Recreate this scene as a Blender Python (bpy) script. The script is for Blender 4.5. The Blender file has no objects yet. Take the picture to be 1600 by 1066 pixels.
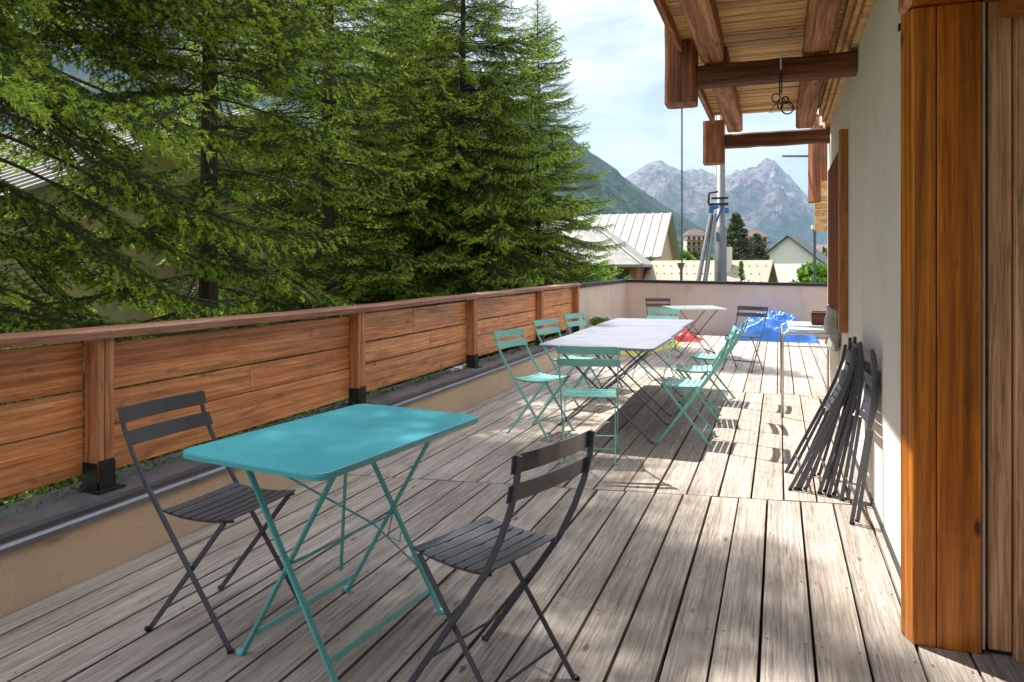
import bpy, math, random
import numpy as np
from mathutils import Vector, Matrix, noise
R = math.radians
SC = bpy.context.scene
COL = SC.collection
# ------------------------------------------------------------------ camera frame (deck is z=0, +Y runs along the deck, +X to the house wall)
FPX, EYE, HOR, CX = 1130.0, 1.34, 418.0, 800.0
YAW = math.atan2(1217 - CX, FPX)
cs, sn = math.cos(YAW), math.sin(YAW)
def P(u, v, d):
    """world point seen at reference direction u,v at view depth d (used once to survey where things stand)"""
    x = (u - CX) * d / FPX
    return Vector((x * cs - d * sn, x * sn + d * cs, EYE + (HOR - v) * d / FPX))
# ------------------------------------------------------------------ mesh builder
class MB:
    def __init__(s): s.v = []; s.f = []; s.m = []
    def add(s, vs, fs, mi=0):
        b = len(s.v); s.v += [tuple(x) for x in vs]; s.f += [tuple(b + i for i in f) for f in fs]; s.m += [mi] * len(fs); return s
    def box(s, a, b, mi=0, M=None):
        (x0, y0, z0), (x1, y1, z1) = a, b
        vs = [Vector(p) for p in ((x0,y0,z0),(x1,y0,z0),(x1,y1,z0),(x0,y1,z0),(x0,y0,z1),(x1,y0,z1),(x1,y1,z1),(x0,y1,z1))]
        if M is not None: vs = [M @ p for p in vs]
        return s.add(vs, [(0,3,2,1),(4,5,6,7),(0,1,5,4),(1,2,6,5),(2,3,7,6),(3,0,4,7)], mi)
    def hexa(s, vs, mi=0):
        return s.add(vs, [(0,3,2,1),(4,5,6,7),(0,1,5,4),(1,2,6,5),(2,3,7,6),(3,0,4,7)], mi)
    def tube(s, pts, r, n=8, mi=0, flat=None, cap=True, up=None):
        """sweep along pts; r radius or list; flat=(w,t): rectangular-ish section of width w along 'up' x tangent"""
        pts = [Vector(p) for p in pts]; N = len(pts); rings = []
        rr = r if isinstance(r, (list, tuple)) else [r] * N
        t0 = (pts[1] - pts[0]).normalized()
        ref = Vector(up) if up is not None else (Vector((0,0,1)) if abs(t0.z) < .9 else Vector((1,0,0)))
        for i, p in enumerate(pts):
            t = ((pts[min(i+1,N-1)] - p).normalized() + (p - pts[max(i-1,0)]).normalized()).normalized()
            a = ref - t * ref.dot(t)
            a.normalize(); b = t.cross(a)
            if up is None: ref = a
            ring = []
            if flat:
                w, th = flat[0] / 2, flat[1] / 2; c = min(w, th) * .5
                for (x, y) in ((w,th-c),(w-c,th),(-w+c,th),(-w,th-c),(-w,-th+c),(-w+c,-th),(w-c,-th),(w,-th+c)):
                    ring.append(p + a * x + b * y)
            else:
                for k in range(n):
                    q = 2 * math.pi * k / n; ring.append(p + a * (math.cos(q) * rr[i]) + b * (math.sin(q) * rr[i]))
            rings.append(ring)
        n = len(rings[0]); vs = [q for g in rings for q in g]; fs = []
        for i in range(N - 1):
            for k in range(n): fs.append((i*n+k, i*n+(k+1) % n, (i+1)*n+(k+1) % n, (i+1)*n+k))
        if cap: fs += [tuple(range(n-1, -1, -1)), tuple((N-1)*n + k for k in range(n))]
        return s.add(vs, fs, mi)
    def build(s, name, mats, parent=None, bevel=0, smooth=False, **tags):
        me = bpy.data.meshes.new(name); me.from_pydata(s.v, [], s.f)
        for m in (mats if isinstance(mats, (list, tuple)) else [mats]): me.materials.append(m)
        if any(s.m): me.polygons.foreach_set('material_index', s.m)
        if smooth: me.polygons.foreach_set('use_smooth', [True] * len(me.polygons))
        me.update()
        o = bpy.data.objects.new(name, me); COL.objects.link(o)
        if parent: o.parent = parent
        if bevel:
            b = o.modifiers.new('bevel', 'BEVEL'); b.width = bevel; b.segments = 2; b.limit_method = 'ANGLE'; b.angle_limit = R(40)
        for k, v in tags.items(): o[k] = v
        return o
def empty(name, label, cat, loc=(0,0,0), rz=0, group=None):
    o = bpy.data.objects.new(name, None); COL.objects.link(o); o.location = loc; o.rotation_euler = (0,0,rz)
    o.empty_display_size = .1; o['label'] = label; o['category'] = cat
    if group: o['group'] = group
    return o
def copy_tree(src, loc, rz, label, group=None, parent=None):
    c = src.copy(); COL.objects.link(c); c.location = loc; c.rotation_euler = (0,0,rz); c['label'] = label
    if group: c['group'] = group
    def rec(s, d):
        for k in s.children:
            n = k.copy(); COL.objects.link(n); n.parent = d; rec(k, n)
    rec(src, c)
    return c
# ------------------------------------------------------------------ materials
def nmat(name):
    m = bpy.data.materials.new(name); m.use_nodes = True; nt = m.node_tree; nt.nodes.clear()
    out = nt.nodes.new('ShaderNodeOutputMaterial'); b = nt.nodes.new('ShaderNodeBsdfPrincipled')
    nt.links.new(b.outputs[0], out.inputs[0]); return m, nt, b, out
def N(nt, typ, **kw):
    n = nt.nodes.new(typ)
    for k, v in kw.items():
        if k.startswith('i_'): 
            key = k[2:]; key = int(key) if key.isdigit() else key.replace('_', ' ')
            n.inputs[key].default_value = v
        else: setattr(n, k, v)
    return n
def ramp(nt, fac, stops, interp='LINEAR'):
    r = nt.nodes.new('ShaderNodeValToRGB'); r.color_ramp.interpolation = interp
    e = r.color_ramp.elements
    while len(e) < len(stops): e.new(.5)
    for el, (p, c) in zip(e, stops): el.position = p; el.color = (*c, 1) if len(c) == 3 else c
    nt.links.new(fac, r.inputs[0]); return r
def mixc(nt, fac, a, b, blend='MIX'):
    m = nt.nodes.new('ShaderNodeMix'); m.data_type = 'RGBA'; m.blend_type = blend
    for inp, v in ((m.inputs[0], fac), (m.inputs[6], a), (m.inputs[7], b)):
        if isinstance(v, bpy.types.NodeSocket): nt.links.new(v, inp)
        elif isinstance(v, (int, float)): inp.default_value = v
        else: inp.default_value = (*v, 1)
    return m.outputs[2]
def coords(nt, scale=(1,1,1), island=0.0):
    tc = nt.nodes.new('ShaderNodeTexCoord'); src = tc.outputs['Object']
    if island:
        g = nt.nodes.new('ShaderNodeNewGeometry')
        mu = nt.nodes.new('ShaderNodeVectorMath'); mu.operation = 'SCALE'; mu.inputs[0].default_value = (7.3, 11.1, 5.7)
        nt.links.new(g.outputs['Random Per Island'], mu.inputs['Scale'])
        ad = nt.nodes.new('ShaderNodeVectorMath'); ad.operation = 'ADD'
        nt.links.new(src, ad.inputs[0]); nt.links.new(mu.outputs[0], ad.inputs[1]); src = ad.outputs[0]
    mp = nt.nodes.new('ShaderNodeMapping'); mp.inputs['Scale'].default_value = scale
    nt.links.new(src, mp.inputs[0]); return mp.outputs[0]
def noi(nt, vec, scale, detail=3, rough=.55, dist=0):
    n = N(nt, 'ShaderNodeTexNoise', i_Scale=scale, i_Detail=detail, i_Roughness=rough, i_Distortion=dist)
    nt.links.new(vec, n.inputs[0]); return n.outputs[0]
def bump(nt, b, h, strength=.2, dist=.005):
    bn = N(nt, 'ShaderNodeBump', i_Strength=strength, i_Distance=dist); nt.links.new(h, bn.inputs['Height']); nt.links.new(bn.outputs[0], b.inputs['Normal'])
def wood(name, axis, stops, rough=.6, grain=1.0, knots=.0, knotcol=(.04,.015,.006), tint=.25, stain=None, bstr=.25, spec=.4, coat=0, ring=0, patch=0, lines=.5):
    m, nt, b, out = nmat(name)
    sc = [26.0*grain]*3; sc[axis] = 1.1*grain; f = [150.0*grain]*3; f[axis] = 4.0*grain
    v1 = coords(nt, sc, 1); v2 = coords(nt, f, 1)
    n1 = noi(nt, v1, 1, 5, .6, .6); n2 = noi(nt, v2, 1, 3, .7, .2)
    c1 = ramp(nt, n1, stops).outputs[0]
    n2r = ramp(nt, n2, [(.35,(.62,.6,.58)),(.6,(1.05,1.05,1.05))]).outputs[0]
    c = mixc(nt, .75, c1, n2r, 'MULTIPLY')
    if lines:
        for (sc_, al_, w_, k_) in ((30.0, .9, .012, lines), (75.0, 2.2, .02, lines*.8)):
            ls = [sc_*grain**.5]*3; ls[axis] = al_*grain**.5
            ln_ = noi(nt, coords(nt, ls, 1), 1, 3, .6, .5)
            c = mixc(nt, k_, c, ramp(nt, ln_, [(.5-w_*2.2,(1,1,1)),(.5-w_*.5,(.30,.25,.22)),(.5+w_*.5,(.30,.25,.22)),(.5+w_*2.2,(1,1,1))]).outputs[0], 'MULTIPLY')
    if ring:
        rs = [9.0*grain]*3; rs[axis] = .55*grain
        wv = N(nt, 'ShaderNodeTexWave', wave_type='RINGS', rings_direction='XYZ'[axis], i_Scale=1.15, i_Distortion=7.0, i_Detail=3.0, i_Detail_Scale=.8, i_Detail_Roughness=.6)
        nt.links.new(coords(nt, rs, 1), wv.inputs[0])
        c = mixc(nt, ring, c, ramp(nt, wv.outputs['Fac'], [(.0,(.38,.30,.25)),(.30,(.92,.9,.88)),(.7,(1.08,1.06,1.04)),(1,(.75,.70,.66))]).outputs[0], 'MULTIPLY')
    if patch:
        ps = [3.5]*3; ps[axis] = 1.3
        c = mixc(nt, patch, c, ramp(nt, noi(nt, coords(nt, ps, 1), 1, 6, .68, .6), [(.30,(.42,.36,.32)),(.5,(.95,.95,.95)),(.70,(1.2,1.17,1.1))]).outputs[0], 'MULTIPLY')
    g = nt.nodes.new('ShaderNodeNewGeometry')
    rr = ramp(nt, g.outputs['Random Per Island'], [(0,(1-tint,)*3),(.5,(1,1,1)),(1,(1-tint*.45,1-tint*.5,1-tint*.6))]).outputs[0]
    c = mixc(nt, 1.0, c, rr, 'MULTIPLY')
    if knots:
        ks = [7.0]*3; ks[axis] = 2.6
        vo = N(nt, 'ShaderNodeTexVoronoi', i_Scale=1.0, i_Randomness=1.0); nt.links.new(coords(nt, ks, 1), vo.inputs[0])
        kr = ramp(nt, vo.outputs[0], [(.03+knots*.06,(1,1,1)),(.07+knots*.12,(0,0,0))]).outputs[0]
        c = mixc(nt, kr, c, knotcol)
    if stain:
        sv = coords(nt, stain[1]); s = noi(nt, sv, 1, 5, .65, .5)
        c = mixc(nt, ramp(nt, s, [(stain[2],(0,0,0)),(stain[3],(1,1,1))]).outputs[0], c, stain[0])
    nt.links.new(c, b.inputs['Base Color']); b.inputs['Roughness'].default_value = rough
    b.inputs['Specular IOR Level'].default_value = spec
    if coat: b.inputs['Coat Weight'].default_value = coat; b.inputs['Coat Roughness'].default_value = .25
    bump(nt, b, n2, bstr, .004)
    return m
def paint(name, col, rough=.4, metal=0, var=.12, scale=9, spec=.5, dirt=None):
    m, nt, b, out = nmat(name)
    n = noi(nt, coords(nt), scale, 4, .6)
    c = mixc(nt, n, tuple(x*(1-var) for x in col), tuple(min(1, x*(1+var)) for x in col))
    if dirt:
        d = noi(nt, coords(nt), dirt[1], 5, .7, .4)
        c = mixc(nt, ramp(nt, d, [(dirt[2],(0,0,0)),(dirt[2]+.14,(1,1,1))]).outputs[0], c, dirt[0])
    nt.links.new(c, b.inputs['Base Color']); b.inputs['Metallic'].default_value = metal
    rr = ramp(nt, n, [(.3,(rough*.8,)*3),(.7,(min(1,rough*1.25),)*3)]); nt.links.new(rr.outputs[0], b.inputs['Roughness'])
    b.inputs['Specular IOR Level'].default_value = spec
    return m
def stucco(name, c1, c2, scale=60, bs=.5, blot=None, rough=.9):
    m, nt, b, out = nmat(name)
    n = noi(nt, coords(nt), scale, 4, .7); big = noi(nt, coords(nt), 1.3, 5, .6, .3)
    c = mixc(nt, ramp(nt, big, [(.3,(0,0,0)),(.7,(1,1,1))]).outputs[0], c1, c2)
    c = mixc(nt, .5, c, ramp(nt, n, [(.3,(.8,.8,.8)),(.65,(1.05,1.05,1.05))]).outputs[0], 'MULTIPLY')
    if blot:
        s = noi(nt, coords(nt, blot[1]), 1, 5, .65, .4)
        c = mixc(nt, ramp(nt, s, [(blot[2],(0,0,0)),(blot[3],(1,1,1))]).outputs[0], c, blot[0])
    nt.links.new(c, b.inputs['Base Color']); b.inputs['Roughness'].default_value = rough
    b.inputs['Specular IOR Level'].default_value = .25
    bump(nt, b, n, bs, .004); return m

M = {}
M['deck'] = wood('deck_wood', 1, [(.27,(.34,.30,.265)),(.5,(.48,.43,.385)),(.72,(.59,.54,.49))], rough=.78, grain=.9, knots=.22, knotcol=(.12,.085,.065), tint=.3, bstr=.6, stain=((.34,.29,.25),(6,1.2,3),.56,.74), spec=.3, ring=.2, patch=.38, lines=.36)
M['larch'] = wood('larch_boards', 1, [(.25,(.54,.18,.055)),(.5,(.92,.39,.145)),(.75,(.95,.54,.25))], rough=.5, grain=.55, knots=.35, knotcol=(.07,.022,.008), tint=.18, stain=((.20,.075,.03),(2.2,2.2,9),.58,.76), coat=.15, ring=.4, patch=.6, lines=.32)
M['post'] = wood('post_timber', 2, ring=.4, patch=.5, stops=[(.25,(.42,.15,.055)),(.5,(.66,.29,.12)),(.75,(.76,.40,.19))], rough=.6, grain=.8, knots=.2, tint=.1)
M['rail'] = wood('rail_timber', 1, [(.25,(.19,.075,.04)),(.5,(.36,.16,.095)),(.75,(.50,.28,.19))], rough=.5, grain=.8, tint=.12, stain=((.12,.06,.04),(5,1,5),.55,.75))
M['door'] = wood('varnished_pine', 2, ring=.65, patch=.45, lines=.35, stops=[(.22,(.42,.12,.006)),(.5,(.72,.225,.014)),(.78,(.80,.31,.03))], rough=.38, grain=.5, knots=.3, knotcol=(.10,.018,.004), tint=.15, coat=.3)
M['pale'] = wood('pale_pine', 2, ring=.3, stops=[(.25,(.60,.32,.14)),(.5,(.80,.48,.24)),(.75,(.88,.58,.32))], rough=.45, grain=.6, tint=.1)
M['window'] = wood('window_timber', 2, [(.22,(.30,.10,.016)),(.5,(.45,.17,.03)),(.78,(.55,.23,.045))], rough=.4, grain=.8, tint=.1)
M['brown'] = wood('dark_shutter_timber', 2, [(.25,(.15,.035,.010)),(.5,(.27,.068,.020)),(.75,(.34,.10,.03))], rough=.8, spec=.08, grain=.8, tint=.1)
M['beamx'] = wood('old_beam', 0, ring=.5, patch=.5, stops=[(.3,(.06,.018,.008)),(.5,(.17,.058,.026)),(.72,(.36,.15,.065))], rough=.75, grain=.5, knots=.2, tint=.15, bstr=.8)
M['beamy'] = wood('old_joist', 1, ring=.5, patch=.5, stops=[(.30,(.16,.055,.022)),(.5,(.54,.23,.09)),(.72,(.80,.45,.20))], rough=.75, grain=.55, knots=.25, tint=.2, bstr=.8, stain=((.09,.035,.02),(20,2,20),.58,.7))
M['beamz'] = wood('hanging_post_timber', 2, ring=.5, patch=.5, stops=[(.30,(.13,.04,.018)),(.5,(.42,.155,.07)),(.72,(.62,.28,.13))], rough=.7, grain=.55, knots=.2, tint=.1, bstr=.9)
M['ceil'] = wood('split_ceiling_boards', 0, patch=.4, lines=.4, stops=[(.27,(.45,.18,.05)),(.45,(.90,.52,.19)),(.75,(.95,.68,.32))], rough=.7, grain=.45, knots=.25, tint=.5, bstr=.9)
M['plaster'] = stucco('grey_render', (.70,.655,.58), (.80,.755,.68), 45, .35, blot=((.56,.52,.46),(4,4,.6),.6,.8))
M['plasterlow'] = M['plaster']
M['curb'] = stucco('beige_render', (.60,.44,.31), (.69,.53,.38), 70, .9, blot=((.27,.19,.13),(3,3,14),.62,.8))
M['parapet'] = stucco('pink_beige_render', (.56,.44,.35), (.64,.52,.43), 60, .6, blot=((.40,.31,.25),(2.5,2.5,.5),.6,.8))
M['zinc'] = paint('zinc_flashing', (.20,.215,.24), .42, .55, .3, 5, dirt=((.06,.055,.05),4,.56))
M['darkmetal_shade'] = paint('dark_metal_and_fence_shade', (.035,.036,.04), .55, .2, .3, 6)  # dark fittings, and the fence's reflected shade painted along the curb flashing
M['blackmetal'] = paint('black_metal', (.018,.018,.02), .5, .3)
M['gray'] = paint('anthracite_enamel', (.045,.050,.064), .40, 0, .10, 6, spec=.9)
M['brownmetal'] = paint('brown_enamel', (.055,.03,.024), .45, 0, .15, 20)
M['graytop'] = paint('grey_enamel_tabletop', (.19,.20,.245), .45, 0, .10, 6, spec=.7, dirt=((.25,.25,.28),7,.6))
M['teal'] = paint('turquoise_enamel', (.11,.46,.46), .38, 0, .10, 10, spec=.55, dirt=((.13,.38,.36),12,.66))
M['mint'] = paint('mint_enamel', (.20,.50,.45), .40, 0, .12, 10, spec=.5, dirt=((.26,.46,.40),14,.62))
M['tealtop'] = paint('turquoise_enamel_tabletop', (.072,.41,.475), .33, 0, .06, 3, spec=.6, dirt=((.11,.43,.465),5,.62))
M['whitetop'] = paint('pale_laminate', (.62,.70,.68), .4)
M['chrome'] = paint('steel_tube', (.46,.46,.46), .3, .9, .1)
M['tarp'] = paint('blue_tarpaulin', (.02,.16,.62), .33, 0, .3, 4, spec=.7)
M['yellow'] = paint('yellow_vinyl', (.55,.52,.09), .5, 0, .15)
M['red'] = paint('red_vinyl', (.40,.03,.025), .5, 0, .2)
M['void'] = paint('dark_subfloor', (.015,.013,.012), .9)
M['white'] = paint('white_render', (.72,.71,.68), .85)
M['glass'], _nt, _b, _o = nmat('window_glass'); _b.inputs['Base Color'].default_value = (.03,.04,.05,1); _b.inputs['Roughness'].default_value = .05
M['galv'] = paint('galvanised_steel', (.12,.13,.135), .45, .5, .35, 14)
M['blueplastic'] = paint('blue_strap', (.02,.14,.42), .5)
M['graycloth'] = paint('grey_cloth', (.30,.28,.25), .9, 0, .4, 25)

# ------------------------------------------------------------------ deck (setting)
def deck():
    rnd = random.Random(3); mb = MB()
    jo = lambda x: 4.44 + .16 * x
    g1 = [-.532,-.371,-.219,-.065,.115,.289]
    x = g1[0]
    while x > -2.9: x -= rnd.choice([.158,.163,.168]); g1.insert(0, x)
    x = g1[-1]
    while x < 1.6: x += .168; g1.append(x)
    g2 = sorted([-.153 + .18 * k for k in range(-16, 15)])
    g3 = sorted([-.19 + .172 * k for k in range(-17, 18)])
    def bay(gs, ya, yb):
        for a, b in zip(gs, gs[1:]):
            gw = rnd.uniform(.004, .0085); a2, b2 = a + gw, b - rnd.uniform(.0035, .007)
            a2 = max(a2, -2.80) ; 
            if b2 < -2.79: continue
            dz = rnd.uniform(-.0015, .0015); e0, e1 = rnd.uniform(0,.004), rnd.uniform(0,.006)
            y0 = [ya(a2)+e0, ya(b2)+e0]; y1 = [yb(a2)-e1, yb(b2)-e1]
            seg = 1
            vs = [(a2,y0[0],-.03),(b2,y0[1],-.03),(b2,y1[1],-.03),(a2,y1[0],-.03),(a2,y0[0],dz),(b2,y0[1],dz),(b2,y1[1],dz),(a2,y1[0],dz)]
            mb.hexa(vs)
    bay(g1, lambda x: -6.0, lambda x: jo(x) - .004)
    bay(g2, lambda x: jo(x) + .004, lambda x: 8.15 + .04*x)
    bay(g3, lambda x: 8.158 + .04*x, lambda x: 15.0)
    scr = []
    for gs, ya, yb in ((g1, 1.0, 4.3), (g2, 4.5, 8.1), (g3, 8.3, 14.9)):
        for a, b in zip(gs, gs[1:]):
            if a < -2.8: continue
            y = ya + .12
            while y < yb:
                for x in (a+.028, b-.026):
                    x += rnd.uniform(-.003,.003); yy = y + rnd.uniform(-.005,.005)
                    mb.add([(x+.0042*math.cos(q*1.0472), yy+.0042*math.sin(q*1.0472), .0022) for q in range(6)], [(0,1,2,3,4,5)], 1)
                y += .55
    mb.build('terrace_deck', [M['deck'], M['darkmetal_shade']], kind='structure', bevel=.0015)
    MB().box((-3.6,-6.2,-.6), (6,15.6,-.034)).build('terrace_slab', M['void'], kind='structure')
deck()

# ------------------------------------------------------------------ curb wall, flashing
def curb():
    e = empty('low_curb_wall', 'low beige rendered curb capped with grey metal flashing below the timber fence', 'wall', (-2.8, 0, 0))
    MB().box((-.40,-3,-.5), (0,15.0,.248)).build('render_wall', M['curb'], e)
    f = MB()
    prof = [(.012,.238),(.014,.262),(.004,.272),(-.012,.272)]
    def sweep(prof, y0, y1, mi):
        n = len(prof); ys = [y0 + (y1-y0)*k/12 for k in range(13)]
        vs = [(x, y, z) for y in ys for (x, z) in prof]; fs = []
        for j in range(12):
            for i in range(n-1): fs.append((j*n+i, (j+1)*n+i, (j+1)*n+i+1, j*n+i+1))
        f.add(vs, fs, mi)
    for k in range(8):
        y0 = -3 + k*2.25; y1 = y0 + 2.25 + .01
        sweep([(x, z + .0015*(k % 2)) for x, z in prof], y0, y1, 0)
        sweep([(-.012,.272+.0015*(k%2)),(-.018,.262),(-.085,.266),(-.10,.281)], y0, y1, 1)  # dark band: fence shade reflected in the zinc, put into the colour
        sweep([(-.10,.281+.001*(k%2)),(-.235,.290+.001*(k%2)),(-.385,.296)], y0, y1, 0)
    f.build('flashing', [M['zinc'], M['darkmetal_shade']], e)
curb()

# ------------------------------------------------------------------ fence
def railz(y): 
    return 1.058 + (1.040-1.058)*(y-2.1)/1.9 if y < 4 else 1.040 + (1.088-1.040)*(y-4)/7.1
POSTY = [.30, 2.55, 4.80, 7.02, 9.32, 11.17]
def fence():
    rnd = random.Random(5)
    e = empty('timber_fence', 'long orange larch board fence with sunlit handrail along the terrace edge', 'fence', (-3.05, 4.5, .29))
    ox = -3.05; oy = 4.5; oz = .29
    r = MB()
    ys = [-2.0 + .55*k for k in range(25)]; ys = [y for y in ys if y < 11.2] + [11.24]
    pts = []
    for y in ys:
        z = railz(y) + rnd.uniform(-.003,.003); x = rnd.uniform(-.004,.004)
        pts.append([(-.075+x,z-.047),(.075+x,z-.047),(.078+x,z-.012),(.055+x,z),(-.055+x,z+.002),(-.078+x,z-.012)])
    n = 6; vs = [(q[0], y-oy, q[1]-oz) for y, p in zip(ys, pts) for q in p]; fs = []
    for j in range(len(ys)-1):
        for i in range(n): fs.append((j*n+i, j*n+(i+1)%n, (j+1)*n+(i+1)%n, (j+1)*n+i))
    fs += [tuple(range(n))[::-1], tuple((len(ys)-1)*n+i for i in range(n))]
    r.add(vs, fs).build('handrail', M['rail'], e)
    rows = [(.346,.568),(.579,.740),(.751,.975)]
    edges = [-2.0] + POSTY
    for bi, (a, b) in enumerate(zip(edges, edges[1:])):
        mb = MB()
        for ri, (z0, z1) in enumerate(rows):
            cut = rnd.choice([None, .6, .45]) if ri != 0 else None
            if bi == 2 and ri == 1: cut = .49
            segs = [(a+.045, b-.045)] if not cut else [(a+.045, a+(b-a)*cut-.0015), (a+(b-a)*cut+.0015, b-.045)]
            up = (railz((a+b)/2)-1.05)
            for (y0, y1) in segs:
                w0 = rnd.uniform(-.004,.004); w1 = rnd.uniform(-.004,.004); xj = rnd.uniform(-.003,.003)
                mb.hexa([(-.062+xj,y0-oy,z0+w0+up-oz),(-.032+xj,y0-oy,z0+w0+up-oz),(-.032-xj,y1-oy,z0+w1+up-oz),(-.062-xj,y1-oy,z0+w1+up-oz),
                         (-.062+xj,y0-oy,z1+w0+up-oz),(-.032+xj,y0-oy,z1+w0+up-oz),(-.032-xj,y1-oy,z1+w1+up-oz),(-.062-xj,y1-oy,z1+w1+up-oz)])
        mb.build('fence_boards', M['larch'], e, bevel=.003)
    for y in POSTY:
        yy = y - oy; zt = railz(y) - .047 - oz
        mb = MB().box((-.03,yy-.045,.035), (.055,yy-.006,zt-.001)).box((-.03,yy-.002,.04), (.057,yy+.045,zt-.001))
        p = mb.build('fence_post', M['post'], e, bevel=.004)
        s = MB().box((-.035,yy-.05,0), (-.031,yy+.05,.13)).box((.0585,yy-.04,0), (.0625,yy+.042,.14)).box((-.07,yy-.075,-.004),(.10,yy+.075,.004)).box((-.031,yy-.052,0),(.0585,yy-.047,.13)).box((-.031,yy+.047,0),(.0585,yy+.052,.13))
        for a_ in range(3):
            for b_ in range(4):
                s.tube([(.0625,yy-.022+a_*.022,.03+b_*.028),(.0655,yy-.022+a_*.022,.03+b_*.028)], .004, 6, 1)
        s.build('post_shoe', [M['blackmetal'], M['darkmetal_shade']], p)
fence()

# ------------------------------------------------------------------ parapet at the far end
def parapet():
    e = empty('rendered_parapet', 'pinkish beige rendered parapet with black metal coping closing the far end of the terrace', 'wall', (-3.0, 15.05, 0))
    W = MB(); C = MB()
    def seg(p0, p1, z0, z1, t=.22, wb=W, cb=C, drop=.028):
        p0 = Vector((*p0, 0)); p1 = Vector((*p1, 0)); d = (p1-p0).normalized(); n = Vector((-d.y, d.x, 0))   # n: outer side
        def quad(o0, o1, za0, za1, zb0, zb1, mb):
            a, b = p0 + n*o0, p1 + n*o0; c, dd = p1 + n*o1, p0 + n*o1
            mb.hexa([(a.x,a.y,za0),(b.x,b.y,za1),(c.x,c.y,za1),(dd.x,dd.y,za0),(a.x,a.y,zb0),(b.x,b.y,zb1),(c.x,c.y,zb1),(dd.x,dd.y,zb0)])
        quad(0, t, -.5, -.5, z0-drop, z1-drop, wb)
        quad(-.02, t+.02, z0-drop+.001, z1-drop+.001, z0, z1, cb)
        quad(-.023, -.0205, z0-drop-.028, z1-drop-.028, z0-.004, z1-.004, cb)
    o = Vector((-3.0,15.05,0))
    seg((0,-3.80), (0,0), 1.066, 1.086)
    W2 = MB(); C2 = MB()
    seg((.0,0), (9.0,-.15), 1.087, .96, wb=W2, cb=C2)
    W.build('return_wall', M['parapet'], e); C.build('return_coping', M['blackmetal'], e)
    W2.build('cross_wall', M['parapet'], e); C2.build('cross_coping', M['blackmetal'], e)
parapet()

# ------------------------------------------------------------------ chalet with balcony overhang
def rough_beam(mb, a, b, axis, seed, amp=.008, segs=10, mi=0, arr=.018):
    """hand hewn beam between corners a,b, running along axis"""
    rnd = random.Random(seed); a = list(a); b = list(b)
    ax = axis; o1, o2 = [i for i in range(3) if i != ax]
    rings = []
    for k in range(segs+1):
        t = a[ax] + (b[ax]-a[ax])*k/segs; c = arr*(.92+.16*rnd.random())
        j = [rnd.uniform(-amp, amp) for _ in range(4)]
        l1, h1, l2, h2 = a[o1]+j[0], b[o1]+j[1], a[o2]+j[2], b[o2]+j[3]
        for (p, q) in ((l1+c,l2),(h1-c,l2),(h1,l2+c),(h1,h2-c),(h1-c,h2),(l1+c,h2),(l1,h2-c),(l1,l2+c)):
            w = [0,0,0]; w[ax] = t; w[o1] = p; w[o2] = q; rings.append(tuple(w))
    fs = []
    for k in range(segs):
        for i in range(8): fs.append((k*8+i, k*8+(i+1)%8, (k+1)*8+(i+1)%8, (k+1)*8+i))
    fs += [tuple(range(8))[::-1], tuple(segs*8+i for i in range(8))]
    if ax == 1: fs = [tuple(reversed(f)) for f in fs]
    mb.add(rings, fs, mi)
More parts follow.
